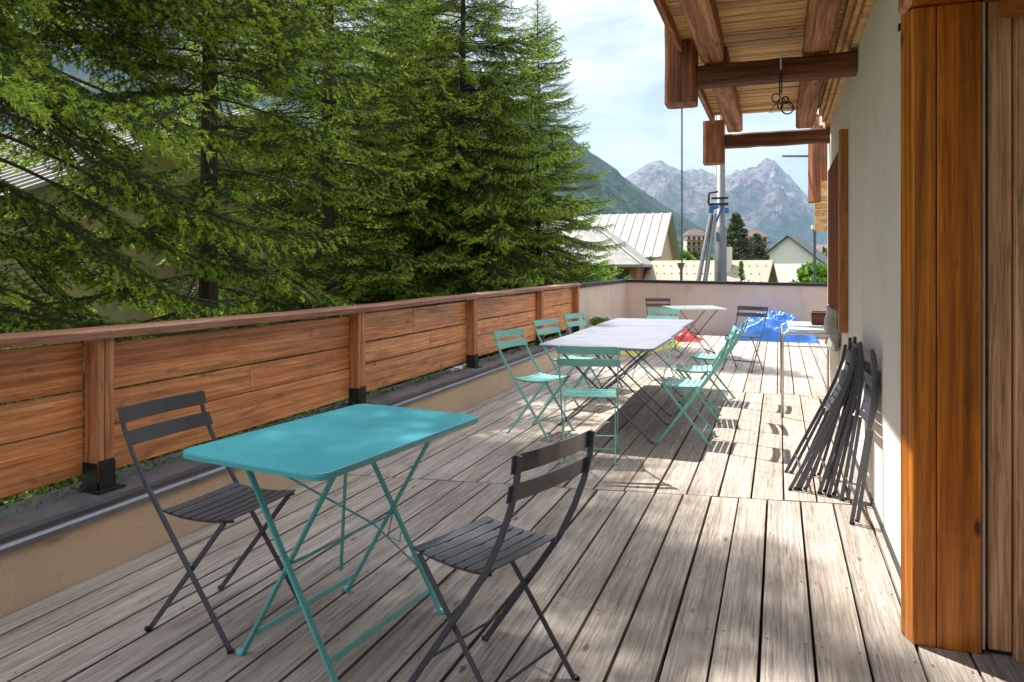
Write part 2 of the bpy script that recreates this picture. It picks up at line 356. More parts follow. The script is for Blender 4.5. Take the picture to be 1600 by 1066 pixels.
def house():
    e = empty('chalet_house', 'grey rendered chalet wall with orange timber door post and overhanging plank balcony', 'house', (0,0,0))
    w = MB()
    w.box((.5,3.0,-.5), (6,8.62,6))
    w.box((.95,-6,-.5), (6,3.0,6)); w.box((.5,-6,2.5), (.95,3.0,6)); w.box((.5,-6,-.5),(.95,.2,2.5))
    w.build('rendered_wall', M['plaster'], e)
    for (y, z0, z1) in ((3.62,1.86,2.17),(4.42,1.99,2.17)): MB().box((.4975,y,z0), (.5,y+.009,z1)).build('plaster_streak', M['white'], e)
    MB().box((.488,3.0,.0), (.4995,8.6,.028)).build('base_strip', M['darkmetal_shade'], e)
    # door surround
    d = empty_part = None
    p = MB()
    p.hexa([(.447,2.905,0),(.520,2.905,0),(.520,3.0,0),(.418,2.985,0),(.447,2.905,2.262),(.520,2.905,2.262),(.520,3.0,2.262),(.418,2.985,2.262)])
    p.box((.5225,2.9065,0), (.6585,3.0,2.262))
    post = p.build('door_post', M['door'], e, bevel=.004)
    MB().box((.46,2.912,-.002),(.655,2.93,.008)).build('dark_gasket', M['blackmetal'], post)
    MB().box((.664,2.925,.012), (.672,2.99,2.262)).build('pale_strip', M['white'], e)
    f = MB().box((.684,2.93,.014), (.752,2.99,2.262)).box((.757,2.90,0), (.82,2.985,2.262))
    fr = f.build('door_frame', M['pale'], e, bevel=.003)
    MB().box((.684,2.933,.0),(.752,2.96,.013)).build('frame_gasket', M['blackmetal'], fr)
    l = MB(); rough_beam(l, (.42,-.2,2.264), (.66,3.02,2.48), 1, 4, .003, 6)
    l.box((.664,-.2,2.264),(.82,3.0,2.40)); l.box((.70,2.2,2.18),(.79,2.86,2.262))
    l.build('door_lintel', M['door'], e)
    MB().box((.835,.2,0), (.85,2.98,2.4)).build('door_glass', M['glass'], e)
    MB().box((.419,3.03,2.225),(.426,3.05,2.25)).box((.44,2.996,2.27),(.50,3.07,2.38)).build('hinge_plate', M['blackmetal'], e)
    # window
    wi = MB().box((.436,6.10,.835), (.499,6.185,2.405)).build('window_frame', M['window'], e, bevel=.004)
    sh = MB()
    for k in range(9): sh.box((.440,6.20+k*.15,.985), (.470,6.346+k*.15,2.262))
    sh.box((.47,6.22,1.2),(.497,7.5,1.28)).box((.47,6.22,2.0),(.497,7.5,2.08))
    sh.build('shutter', M['brown'], e, bevel=.003)
    bb = MB(); rough_beam(bb, (.415,6.75,.62),(.498,7.55,.978),2,9,.02,5,0,.03); bb.build('grey_wall_bundle', M['graycloth'], e)
    # ceiling
    rnd = random.Random(8); c = MB(); y = -6
    while y < 8.17:
        wd = rnd.uniform(.045,.085); x0 = -.705 + rnd.uniform(-.012,.02); z = 2.985 + rnd.uniform(-.005,.006); 
        xs = [x0, -.3+rnd.uniform(-.1,.1), .15+rnd.uniform(-.1,.1), .5]
        top = [(x, y+rnd.uniform(-.004,.004), y+wd-.004+rnd.uniform(-.006,.003), z+rnd.uniform(-.003,.003)) for x in xs]
        vs = []
        for (x, ya, yb, zz) in top: vs += [(x,ya,zz),(x,yb,zz),(x,yb,zz+.02),(x,ya,zz+.02)]
        fs = [(0,1,2,3),(12,15,14,13)]
        for k in range(3):
            for i in range(4): fs.append((k*4+i,(k+1)*4+i,(k+1)*4+(i+1)%4,k*4+(i+1)%4))
        c.add(vs, fs); y += wd
    c.build('ceiling_boards', M['ceil'], e)
    MB().box((-.66,-6,3.012), (.5,8.16,3.05)).build('balcony_floor', M['beamx'], e)
    for (x0, x1) in ((-.525,-.365),(.165,.335)):
        b = MB(); rough_beam(b, (x0,-6,2.802), (x1,5.33,2.984), 1, int(x0*50)+40, .006, 22); rough_beam(b, (x0+.005,5.60,2.802), (x1+.005,8.17,2.984), 1, int(x0*50)+41, .006, 9)
        b.build('joist', M['beamy'], e)
    MB().box((-.69,-6,2.90),(-.655,8.17,2.983)).build('edge_batten', M['beamy'], e)
    t = MB().box((.455,-2.6,2.82), (.4985,8.60,2.984)).box((.425,-2.6,2.87),(.4535,8.3,2.984)).box((.39,-2.6,2.925),(.4235,8.25,2.984))
    t.build('wall_trim', M['ceil'], e, bevel=.004)
    for k, (y, zt) in enumerate(((5.36, 2.80), (8.22, 2.80))):
        b = MB(); rough_beam(b, (-.56,y,2.655), (.498,y+.15,zt), 0, 20+k, .004, 9); b.build('cross_beam', M['beamx'], e)
        b = MB(); rough_beam(b, (-.785,y-.035,2.535-.05*k), (-.562,y+.19,3.35 if k == 0 else 2.95), 2, 30+k, .0025, 6, 0, .028)
        b.build('hanging_post', M['beamz'], e)
    MB().box((.5,8.62,-.5),(.52,8.63,.1)).build('corner_bead', M['white'], e)
house()

# hook hanging on the first cross beam
def hook():
    b = Vector((.012, 5.335, 2.845)); e = empty('hanging_hook', 'small wire hook with metal rings hanging on a cord under the first cross beam', 'hook', b)
    MB().tube([(0,0,0),(.001,-.004,-.14)], .005, 6).build('cord', M['white'], e)
    MB().tube([(0,-.004,-.14),(-.006,0,-.22),(-.008,0,-.31)], .005, 6).tube([(.003,-.004,-.14),(.008,0,-.22),(.004,0,-.31)], .004, 6).build('wire', M['blackmetal'], e)
    r = MB()
    def ring(cx, cz, rad, th):
        pts = [(cx+math.cos(q)*rad*cs, math.cos(q)*rad*sn, cz+math.sin(q)*rad) for q in [2*math.pi*k/18 for k in range(19)]]
        r.tube(pts, th, 6)
    ring(-.03,-.33,.03,.004); ring(.03,-.35,.022,.006); ring(-.004,-.385,.018,.005); ring(.042,-.405,.042,.005)
    r.tube([(-.01,0,-.34),(-.075,0,-.43),(.09,0,-.425),(.02,0,-.34)], .004, 6)
    r.build('rings', M['blackmetal'], e)
hook()

# neighbouring balcony corner beyond the wall end
def neighbour():
    e = empty('neighbouring_balcony', 'orange log balcony corner with plank panel hanging beyond the end of the grey wall', 'balcony', P(1285,300,13))
    o = P(1285,300,13)
    def rel(u,v,d): return P(u,v,d)-o
    M0 = Matrix.Rotation(YAW, 4, 'Z')
    s = 13/1130
    def bx(mb, u0,u1,v0,v1,y0,y1,**k): mb.box(((u0-1285)*s, y0, (300-v1)*s), ((u1-1285)*s, y1, (300-v0)*s), M=M0, **k)
    a = MB(); bx(a,1265.5,1279,222,317,-.12,.10); a.build('hanging_post', M['beamz'], e, bevel=.02)
    a = MB(); bx(a,1276,1286,175,297,.12,.3); a.build('log_end', M['beamy'], e, bevel=.03)
    a = MB(); bx(a,1285,1340,190,300,.31,.5); a.build('dark_beam', M['beamz'], e, bevel=.02)
    a = MB()
    for k in range(7): bx(a,1279,1345,281+k*11.4,291.6+k*11.4,.15,.18)
    a.build('plank_panel', M['ceil'], e)
    a = MB(); bx(a,1230,1340,240,242.5,.2,.24); a.build('rod', M['galv'], e)
neighbour()

# ------------------------------------------------------------------ folding chairs
def chair(name, mat, label, cat='chair', group=None, folded=False, upright=False):
    e = empty(name, label, cat, (0,0,0), 0, group)
    hw = .195
    if not folded:
        post = [(.195,0,.004),(-.03,0,.315),(-.128,0,.452),(-.205,0,.560),(-.262,0,.655),(-.300,0,.735),(-.325,0,.815)]
        back = [((-.310,.762),(-.326,.816)), ((-.276,.678),(-.298,.730))]
        if upright:
            f_ = lambda a, z: (a + (z-.45)*.20 if z > .45 else a)
            post = [(f_(a,z),0,z) for a,_,z in post]; back = [tuple((f_(a,z),z) for a,z in b_) for b_ in back]
        hind = [(.155,0,.440),(-.195,0,.004)]
        srail = [(-.13,.450),(-.06,.440),(.02,.437),(.10,.441),(.185,.452)]
    else:
        post = [(.0,0,.0),(0,0,.35),(.0,0,.56),(-.006,0,.70),(-.022,0,.82),(-.05,0,.92)]
        back = [((-.024,.835),(-.046,.905)), ((-.008,.715),(-.018,.775))]
        hind = [(.018,0,.50),(.030,0,.02)]
        srail = [(.012,.515),(.020,.60),(.020,.68),(.014,.75),(.004,.82)]
    for s in (-1,1):
        y = s*hw
        p = MB().tube([(a,y,z) for a,_,z in post], 0, flat=(.009,.021), up=(0,1,0)).build('back_post', mat, e)
        MB().tube([(post[0][0]-.004,y+s*.012,.006),(post[0][0]+.012,y-s*.004,.006)], .009, 6).build('foot_cap', M['blackmetal'] if mat is not M['mint'] else mat, p)
        y2 = s*(hw-.016)
        h = MB().tube([(a,y2,z) for a,_,z in hind], 0, flat=(.008,.019), up=(0,1,0)).build('hind_leg', mat, e)
        MB().tube([(hind[1][0]-.012,y2+s*.002,hind[1][2]+.003),(hind[1][0]+.006,y2+s*.010,hind[1][2]+.003)], .009, 6).build('foot_cap', M['blackmetal'] if mat is not M['mint'] else mat, h)
    lerp = lambda p, q, t: tuple(p[i]+(q[i]-p[i])*t for i in range(3))
    f = lerp(post[0], post[1], .40); MB().tube([(f[0],-hw,f[2]),(f[0],hw,f[2])], .005, 6).build('stretcher', mat, e)
    f = lerp(hind[1], hind[0], .20); MB().tube([(f[0],-hw+.016,f[2]),(f[0],hw-.016,f[2])], .005, 6).build('stretcher', mat, e)
    se = MB()
    for s in (-1,1): se.tube([(a,s*(hw-.028),z-.006) for a,z in srail], 0, flat=(.005,.014), up=(0,1,0))
    # slats across the seat
    n = 7
    L = [0]
    for p, q in zip(srail, srail[1:]): L.append(L[-1]+math.dist(p,q))
    def at(t):
        d = t*L[-1]
        for i in range(len(srail)-1):
            if d <= L[i+1]+1e-9:
                u = (d-L[i])/(L[i+1]-L[i]); return (srail[i][0]+(srail[i+1][0]-srail[i][0])*u, srail[i][1]+(srail[i+1][1]-srail[i][1])*u)
        return srail[-1]
    for k in range(n):
        a0 = at((k+.08)/n); a1 = at((k+.86)/n)
        dx, dz = a1[0]-a0[0], a1[1]-a0[1]; l = math.hypot(dx,dz); nx, nz = -dz/l*.0045, dx/l*.0045
        if folded: nx, nz = -abs(nx), nz
        for (ya, yb) in ((-hw+.010, hw-.010),):
            ys = [ya, ya*.5, 0, yb*.5, yb]; vs = []
            for y in ys:
                sag = -.004*(1-(y/hw)**2)
                vs += [(a0[0],y,a0[1]+sag),(a1[0],y,a1[1]+sag),(a1[0]+nx,y,a1[1]+nz+sag),(a0[0]+nx,y,a0[1]+nz+sag)]
            fs = [(0,1,2,3),(16,19,18,17)]
            for j in range(4):
                for i in range(4): fs.append((j*4+i,(j+1)*4+i,(j+1)*4+(i+1)%4,j*4+(i+1)%4))
            se.add(vs, fs)
    se.build('seat', mat, e)
    for (b0, b1) in back:
        bk = MB(); vs = []; ys = [-.212,-.20,-.1,0,.1,.20,.212]
        for i, y in enumerate(ys):
            bow = -.014*(1-(y/.212)**2) + .009; sh = .006 if i in (0,6) else 0
            dx, dz = b1[0]-b0[0], b1[1]-b0[1]
            q0 = (b0[0]+dx*sh*3, b0[1]+dz*sh*3); q1 = (b1[0]-dx*sh*3, b1[1]-dz*sh*3)
            vs += [(q0[0]+bow,y,q0[1]),(q1[0]+bow,y,q1[1]),(q1[0]+bow+.004,y,q1[1]),(q0[0]+bow+.004,y,q0[1])]
        fs = [(0,1,2,3),(24,27,26,25)]
        for j in range(6):
            for i in range(4): fs.append((j*4+i,(j+1)*4+i,(j+1)*4+(i+1)%4,j*4+(i+1)%4))
        bk.add(vs, fs).build('back_slat', mat, e)
    return e
def face(dx, dy): return math.atan2(dy, dx)
gl = chair('folding_chair', M['gray'], 'dark grey slatted folding chair nearest the timber fence, left of the turquoise table')
gl.location = (-1.985,2.22,0); gl.rotation_euler = (0,0,face(1,-.01))
gr = chair('folding_chair', M['gray'], 'dark grey slatted folding chair in the foreground, its back turned to the house wall', upright=True)
gr.location = (-.862,2.16,0); gr.rotation_euler = (0,0,face(-.40,.125))
GT = 'turquoise folding chairs around the long grey tables'
ta = chair('folding_chair', M['mint'], 'turquoise chair at the near end of the grey tables, its back to the viewer', group=GT)
ta.location = (-1.255,4.985,0); ta.rotation_euler = (0,0,face(-.217,.976))
for x, y, (fx, fy), lb in (
    (-1.82,5.60,(1,-.26), 'turquoise chair on the fence side, first from the near end of the grey tables'),
    (-1.90,6.86,(1,-.26), 'turquoise chair in the middle of the row between fence and grey tables'),
    (-1.88,7.86,(1,-.3), 'turquoise chair on the fence side, farthest along the grey tables'),
    (-.665,5.75,(-1,.03), 'turquoise chair on the house side, first from the near end of the grey tables'),
    (-.68,6.60,(-1,-.10), 'turquoise chair in the middle of the row on the house side of the tables'),
    (-.63,7.55,(-1,.05), 'turquoise chair on the house side, farthest along the grey tables'),
    (-1.43,8.86,(-.25,-.97), 'turquoise folding chair at the far end of the long grey tables, facing the viewer')):
    copy_tree(ta, (x,y,0), face(fx,fy), lb, GT)
bc = chair('folding_chair', M['brownmetal'], 'dark brown folding chair behind the far pale square table, against the parapet')
bc.location = (-1.82,12.05,0); bc.rotation_euler = (0,0,face(.33,-.94))
copy_tree(gl, (-.44,9.95,0), face(-.35,-.93), 'dark grey folding chair right of the far square table, in front of the blue tarpaulin')
# folded stack leaning on the wall
def folded():
    fc = chair('folded_chair', M['gray'], 'folded dark grey chair leaning on the grey wall, outermost of the stack', group='folded chairs leaning on the wall', folded=True)
    spec = [(.050,4.85,.405,.05,'folded dark grey chair leaning on the grey wall, outermost of the stack'),
            (.120,4.87,.350,-.03,'folded dark grey chair second from the outside of the stack on the grey wall'),
            (.215,4.84,.265,.04,'folded dark grey chair third from the outside of the stack on the grey wall'),
            (.275,4.80,.215,-.02,'folded dark grey chair closest behind the others against the grey wall'),
            (.345,4.35,.148,.05,'folded dark grey chair standing nearest the door post, beside the stack')]
    for i, (x, y, lean, rz, lb) in enumerate(spec):
        c = fc if i == 0 else copy_tree(fc, (0,0,0), 0, lb, 'folded chairs leaning on the wall')
        c.location = (x, y, 0); ang = math.asin(lean/.92)
        c.rotation_euler = (0, ang, rz); c['label'] = lb
folded()

# ------------------------------------------------------------------ tables
def rounded_top(w, l, r, th, z, lip=.0):
    pts = []
    for (cx_, cy_, a0) in ((w/2-r,l/2-r,0),(-w/2+r,l/2-r,90),(-w/2+r,-l/2+r,180),(w/2-r,-l/2+r,270)):
        for k in range(7): q = R(a0+15*k); pts.append((cx_+r*math.cos(q), cy_+r*math.sin(q)))
    n = len(pts); vs = []
    for (s, zz) in ((.985,z-th),(1.0,z-th),(1.003,z-th*.35),(.999,z-.0015),(.990,z)): 
        vs += [(x*s if s >= 1 else x-(x/abs(x))*w*(1-s)*.5, y*s if s >= 1 else y-(y/abs(y))*w*(1-s)*.5, zz) for x, y in pts]
    fs = []
    for j in range(4):
        for i in range(n): fs.append((j*n+i, j*n+(i+1)%n, (j+1)*n+(i+1)%n, (j+1)*n+i))
    fs += [tuple(range(n))[::-1], tuple(4*n+i for i in range(n))]
    mb = MB(); mb.add(vs, fs); return mb
def table(name, label, w, l, mt, ml, H=.74, fx=.21, tx=.20, fy=.27, group=None, brace=True, corner=.05, bar=(.024,.010)):
    e = empty(name, label, 'table', (0,0,0), 0, group)
    rounded_top(w, l, corner, .022, H).build('tabletop', mt, e)
    for s in (-1,1):           # frame: feet at side s, tops at side -s
        for yy in (-1,1):
            off = .010*s*yy
            lg = MB().tube([(s*fx,yy*fy+off,.010),(s*(fx-.01),yy*fy+off,.02),(-s*tx,yy*fy+off,H-.022)], 0, flat=bar, up=(0,1,0)[0:3]).build('leg', ml, e)
            MB().tube([(s*(fx-.006),yy*fy+off,.006),(s*(fx+.02),yy*fy+off,.006)], .013, 8).build('foot_cap', ml, lg)
        k = .11; x = s*fx + (-s*tx - s*fx)*k; z = (H-.02)*k
        MB().tube([(x,-fy-.01*s,z),(x,fy+.01*s,z)], 0, flat=(.007,.020), up=(1,0,.4)).build('foot_rail', ml, e)
    b = MB().tube([(0,-fy,H*.48),(0,fy,H*.48)], .006, 6)
    b.build('pivot_rod', ml, e)
    for s in (-1,1): MB().box((s*tx-.014,-l/2+.05,H-.034),(s*tx+.014,l/2-.05,H-.0225)).build('top_rail', ml, e)
    if brace:
        MB().tube([(-tx,-fy,H-.035),(.06,fy*.3,H*.52),(fx-.045,fy-.01,.14)], 0, flat=(.006,.018), up=(0,0,1)).build('brace', ml, e)
        MB().tube([(-tx,fy-.02,H-.035),(-tx-.012,fy-.05,.10)], 0, flat=(.006,.018), up=(1,0,0)).build('strut', ml, e)
        MB().tube([(0,fy,H*.48),(.012,fy-.05,.28),(.07,fy-.05,.27),(.075,fy-.05,.31)], .003, 6).build('catch_wire', ml, e)
    return e
tt = table('bistro_table', 'bright turquoise folding metal table with a glossy top in the foreground', .615, .945, M['tealtop'], M['teal'], fx=.222, tx=.212, fy=.285)
tt.location = (-1.487,2.272,0); tt.rotation_euler = (0,0,R(-7))
GG = 'grey folding tables set end to end'
t1 = table('long_table', 'grey folding table nearest the viewer in the row of three set end to end', .90, 1.045, M['graytop'], M['gray'], fx=.41, tx=.36, fy=.34, group=GG, brace=False, corner=.06, bar=(.022,.010))
t1.location = (-1.315,5.88,0); t1.rotation_euler = (0,0,R(-.5))
copy_tree(t1, (-1.335,6.93,-.002), R(.6), 'grey folding table in the middle of the row of three set end to end', GG)
copy_tree(t1, (-1.355,7.98,0), R(-.4), 'grey folding table at the far end of the row of three set end to end', GG)
ft = table('square_table', 'pale square folding table standing cornerwise before the far parapet', .80, .80, M['whitetop'], M['gray'], fx=.30, tx=.28, fy=.30, brace=False, corner=.04)
ft.location = (-1.21,11.2,0); ft.rotation_euler = (0,0,R(19.5))
def side_table():
    e = empty('tubular_table', 'narrow pale table on bent steel tube legs behind the folded chairs', 'table', (.03,6.90,0), R(.3))
    MB().box((.06,.42,.742),(.37,1.45,.758)).build('tabletop', M['whitetop'], e, bevel=.006)
    def U(y, x0, x1, zt, name):
        r = .045; pts = [(x0,y,.0),(x0,y,zt-r)]
        for k in range(1,6): q = R(180-18*k); pts.append((x0+r+r*math.cos(q), y, zt-r+r*math.sin(q)))
        for k in range(0,6): q = R(90-18*k); pts.append((x1-r+r*math.cos(q), y, zt-r+r*math.sin(q)))
        pts.append((x1,y,.0))
        return MB().tube(pts, .0125, 10).build(name, M['chrome'], e, smooth=True)
    U(0,0,.47,.755,'tube_leg'); U(1.35,.0,.46,.735,'tube_leg')
    MB().tube([(.0,.02,.735),(.0,1.33,.725)], .010, 8).tube([(.455,.02,.735),(.455,1.33,.725)], .010, 8).tube([(0,0,.64),(.47,0,.64)], .006, 8).build('tube_rail', M['chrome'], e)
    return e
side_table()
cr = empty('wooden_crate', 'small brown wooden crate at the far end of the pale tubular table', 'crate', (.40,8.02,.766))
MB().box((-.09,-.14,.0),(.09,.14,.012)).box((-.09,-.14,.012),(-.078,.14,.12)).box((.078,-.14,.012),(.09,.14,.12)).box((-.078,-.14,.012),(.078,-.128,.12)).box((-.078,.128,.012),(.078,.14,.12)).build('crate_box', M['beamx'], cr, bevel=.002)
MB().box((-.07,-.12,.105),(.07,.12,.112)).build('dark_lid', M['blackmetal'], cr)

# ------------------------------------------------------------------ tarpaulin and pool toys
def heap(name, mat, loc, sx, sy, h, seed, label, cat, fold=3.2, n=70, shape=None, kind=None, amp=.5):
    vs = []; fs = []
    for j in range(n+1):
        for i in range(n+1):
            a = i/n*2-1; b = j/n*2-1; r = math.sqrt(a*a+b*b)
            p = Vector((a*fold+seed, b*fold*.8, seed*.3))
            w = noise.ridged_multi_fractal(p, 1.0, 2.1, 4, 1.0, 2.0)*.30
            edge = max(0, 1-max(abs(a),abs(b))**4)
            k = shape(a,b) if shape else max(0, 1-.75*a*a)
            z = h*edge*(k*.75 + amp*(w-.35)) 
            o = noise.noise(Vector((a*2.2,b*2.2,seed)))*.12
            vs.append((a*sx*(1+o), b*sy*(1+o*.7), max(.004, z)))
    for j in range(n):
        for i in range(n): q = j*(n+1)+i; fs.append((q,q+1,q+n+2,q+n+1))
    o = MB().add(vs, fs).build(name, mat, smooth=True); o.location = loc
    o['label'] = label; o['category'] = cat
    return o
heap('tarpaulin', M['tarp'], (-.13,14.36,0), .80, .52, .58, 4.7, 'crumpled shiny blue tarpaulin heaped before the far parapet', 'tarpaulin', fold=2.0, n=110, shape=lambda a,b: .55+.45*math.exp(-((a-.0)/.6)**4), amp=1.05)
o = heap('inflatable_mattress', M['yellow'], (-2.25,11.9,0), .52, .95, .34, 1.3, 'yellow inflatable mattress lying on the deck beside the far square table', 'mattress', fold=1.2, n=40, shape=lambda a,b: .55+.3*abs(math.sin(a*7)), amp=.15)
o.rotation_euler = (0,0,R(-14))
o = heap('inflatable_toy', M['red'], (-2.0,13.6,0), .66, .36, .36, 7.9, 'crumpled red inflatable pool toy between the yellow mattress and the parapet', 'inflatable', fold=3.0, n=60, amp=.7)

# ------------------------------------------------------------------ foliage
def foliage_mat(name, c_old, c_mid, c_new, trans=.35, rough=.5):
    m, nt, b, out = nmat(name)
    g = nt.nodes.new('ShaderNodeNewGeometry')
    n = noi(nt, coords(nt), 1.6, 3, .6)
    c = ramp(nt, g.outputs['Random Per Island'], [(0,c_old),(.5,c_mid),(1,c_new)]).outputs[0]
    c = mixc(nt, .55, c, ramp(nt, n, [(.3,(.55,.6,.6)),(.7,(1.25,1.2,1.0))]).outputs[0], 'MULTIPLY')
    nt.links.new(c, b.inputs['Base Color']); b.inputs['Roughness'].default_value = rough
    t = nt.nodes.new('ShaderNodeBsdfTranslucent'); nt.links.new(c, t.inputs[0])
    mx = nt.nodes.new('ShaderNodeMixShader'); mx.inputs[0].default_value = trans
    nt.links.new(b.outputs[0], mx.inputs[1]); nt.links.new(t.outputs[0], mx.inputs[2]); nt.links.new(mx.outputs[0], out.inputs[0])
    return m
M['needle'] = foliage_mat('spruce_needles', (.014,.038,.011), (.044,.096,.018), (.125,.205,.030), .32)
M['newneedle'] = foliage_mat('fresh_spruce_shoots', (.20,.33,.03), (.38,.54,.05), (.55,.70,.10), .45)
M['bark'] = paint('spruce_bark', (.060,.042,.034), .9, 0, .5, 18)
M['leaf'] = foliage_mat('broad_leaves', (.06,.15,.02), (.13,.28,.03), (.24,.40,.05), .4)
M['leafdark'] = foliage_mat('olive_needles', (.035,.06,.025), (.07,.10,.04), (.11,.14,.06), .2)

def np_branch(L, rng, lod, bare=.12, drp=.22):
    """one spruce limb along +x: returns needle tris (n,3,3), flags new growth, wood polylines"""
    segs = []  # p0,p1,isnew
    wood = []
    def axis(t): return np.array([t*L*.98, 0.0, -drp*L*np.sin(t*2.3)*t + .06*L*t**3*1.6])
    ts = np.linspace(0,1,9); wood.append(([axis(t) for t in ts], .0095*L/2.4+.0025))
    step = .062*lod**.5/ L
    t = bare
    side = 1
    while t < .99:
        base = axis(t); prof = (1-t)**.75
        lb = min(.72, (.10 + .46*L*prof*.55)) * rng.uniform(.7,1.1)
        if t < .35: lb *= .55 + t
        ang = rng.uniform(.75,1.15)
        d = np.array([np.cos(ang), side*np.sin(ang), rng.uniform(-.25,-.02)])
        d /= np.linalg.norm(d)
        hang = rng.uniform(.12,.5)
        def bl(s, base=base, d=d, lb=lb, hang=hang): return base + d*lb*s + np.array([0,0,-hang*lb*s*s*.55])
        k = max(2, int(lb/.09)); pr = base
        for j in range(k):
            p = bl((j+1)/k); segs.append((pr, p, (j+1)/k > .66 and rng.random() < .85)); pr = p
        if lb > .16:
            s = .25; ss = 1
            while s < .95:
                q = bl(s); l2 = lb*(1-s)*.50+.045
                a2 = rng.uniform(.6,1.0)*ss
                dd = np.array([d[0]*np.cos(a2)-d[1]*np.sin(a2), d[0]*np.sin(a2)+d[1]*np.cos(a2), rng.uniform(-.55,.05)])
                dd /= np.linalg.norm(dd)
                m = q + dd*l2*.6; e = m + dd*l2*.4 + np.array([0,0,-.15*l2])
                segs.append((q, m, False)); segs.append((m, e, rng.random() < (.15+.75*t)))
                s += .052*lod**.5/lb; ss = -ss
        t += step*.5; side = -side
    segs.append((axis(.93), axis(1.0), True))
    for j in range(10):
        segs.append((axis(.3+.063*j), axis(.3+.063*(j+1)), False))
    p0 = np.array([s[0] for s in segs]); p1 = np.array([s[1] for s in segs]); new = np.array([s[2] for s in segs])
    ln = np.linalg.norm(p1-p0, axis=1)
    cnt = np.maximum(1, (ln/(.0058*lod)).astype(int))
    idx = np.repeat(np.arange(len(segs)), cnt*3)
    n = len(idx)
    f = rng.random(n)
    T = ((p1-p0)/ln[:,None])[idx]
    B = p0[idx] + (p1-p0)[idx]*f[:,None]
    rad = rng.normal(size=(n,3)); rad -= T*np.sum(rad*T,axis=1)[:,None]; rad[:,2] += .25*np.abs(rad[:,2])
    rad /= np.linalg.norm(rad,axis=1)[:,None]
    nd = rad*.62 + T*.80
    nl = .026*(1+.22*(lod-1))*rng.uniform(.75,1.25,n)[:,None]
    W = np.cross(nd, rng.normal(size=(n,3))); W /= np.linalg.norm(W,axis=1)[:,None]
    w = .0018*lod*(1+.7*new[idx])[:,None]
    tri = np.stack([B - W*w, B + W*w, B + nd*nl], axis=1)
    return tri, new[idx], wood
def mesh_from_tris(name, tris, mats, mi):
    n = len(tris); me = bpy.data.meshes.new(name)
    me.vertices.add(n*3); me.loops.add(n*3); me.polygons.add(n)
    me.vertices.foreach_set('co', tris.reshape(-1).astype(np.float32))
    me.loops.foreach_set('vertex_index', np.arange(n*3, dtype=np.int32))
    me.polygons.foreach_set('loop_start', np.arange(0, n*3, 3, dtype=np.int32))
    me.polygons.foreach_set('loop_total', np.full(n, 3, dtype=np.int32))
    for m in mats: me.materials.append(m)
    me.polygons.foreach_set('material_index', mi.astype(np.int32))
    me.update(calc_edges=True); return me
def spruce_meshes(seed, Hh, Rm, lod, z_first=.12, dens=1.0, power=.85, sparse_low=0.0, pointy=1.0, low_q=.3):
    """tree with its foot at z=0, height Hh, max radius Rm"""
    rng = np.random.default_rng(seed)
    protos = [np_branch(2.2, rng, lod, bare=b, drp=dr) for b, dr in ((.10,.16),(.22,.24),(.12,.30),(.34,.20))]
    protos_s = [np_branch(1.0, rng, lod, bare=.06, drp=.10) for _ in range(2)]
    T = []; I = []; tr = MB()
    trunk_r = lambda z: max(.008, .0078*Hh*(1-z/Hh)**.9+.004)
    tr.tube([(0.02*math.sin(k*1.3),0.02*math.cos(k*1.1),Hh*k/14) for k in range(15)], [trunk_r(Hh*k/14) for k in range(15)], 10)
    z = Hh*z_first; az = 0
    limbs = MB()
    while z < Hh*.985:
        q = z/Hh; r = Rm*(1-q)**power*pointy
        if q < .3: r *= .8+.2*q/.3
        sp_ = sparse_low if q < low_q else sparse_low*max(0, 1-(q-low_q)/.12)
        nb = 6 if r > 1.0 else 5
        for k in range(nb):
            az += 2*math.pi/nb + rng.uniform(-.3,.3)
            if rng.random() < sp_: continue
            Lb = max(.10, r*rng.uniform(.72,1.12))
            pr = protos_s if Lb < .9 else protos
            tri, new, wd = pr[rng.integers(len(pr))]
            L0 = 1.0 if Lb < .9 else 2.2
            s = Lb/L0; pitch = (.42*q**1.5 - .10) + rng.uniform(-.10,.10) if q > .3 else rng.uniform(-.28,.02)
            cz, sz_ = math.cos(az), math.sin(az); cp, sp = math.cos(pitch), math.sin(pitch)
            Rz = np.array([[cz,-sz_,0],[sz_,cz,0],[0,0,1]]); Ry = np.array([[cp,0,-sp],[0,1,0],[sp,0,cp]])
            A = Rz@Ry; rl = rng.uniform(-.25,.25); cr_, sr_ = math.cos(rl), math.sin(rl)
            A = A@np.array([[1,0,0],[0,cr_,-sr_],[0,sr_,cr_]])
            off = np.array([0,0,z+rng.uniform(-.06,.06)])
            tt_ = tri
            if s < .8:   # keep needle size sane on shrunken limbs: drop some
                keep = rng.random(len(tri)) < max(.35, s); tt_ = tri[keep]; nn = new[keep]
            else: nn = new
            T.append((tt_*s)@A.T + off); I.append(nn)
            for pts, rr in wd:
                P_ = [A@(p*s)+off for p in pts]
                limbs.tube(P_, [rr*s*(1-.85*j/8)+.002 for j in range(9)], 5)
        z += (.13+.09*min(1,r/2))*(1/dens)*rng.uniform(.75,1.2)
    # leader
    tri, new, wd = protos_s[0]
    A = np.array([[0,0,1],[0,1,0],[1,0,0]],float)*.55
    T.append(tri@A.T*.9 + np.array([0,0,Hh*.965])); I.append(new)
    T = np.concatenate(T); I = np.concatenate(I)
    crown = mesh_from_tris('crown', T, [M['needle'], M['newneedle']], I)
    tr.add(limbs.v, limbs.f)
    tm = bpy.data.meshes.new('trunk'); tm.from_pydata(tr.v, [], tr.f); tm.materials.append(M['bark'])
    lm = None
    pass
    return crown, tm, lm
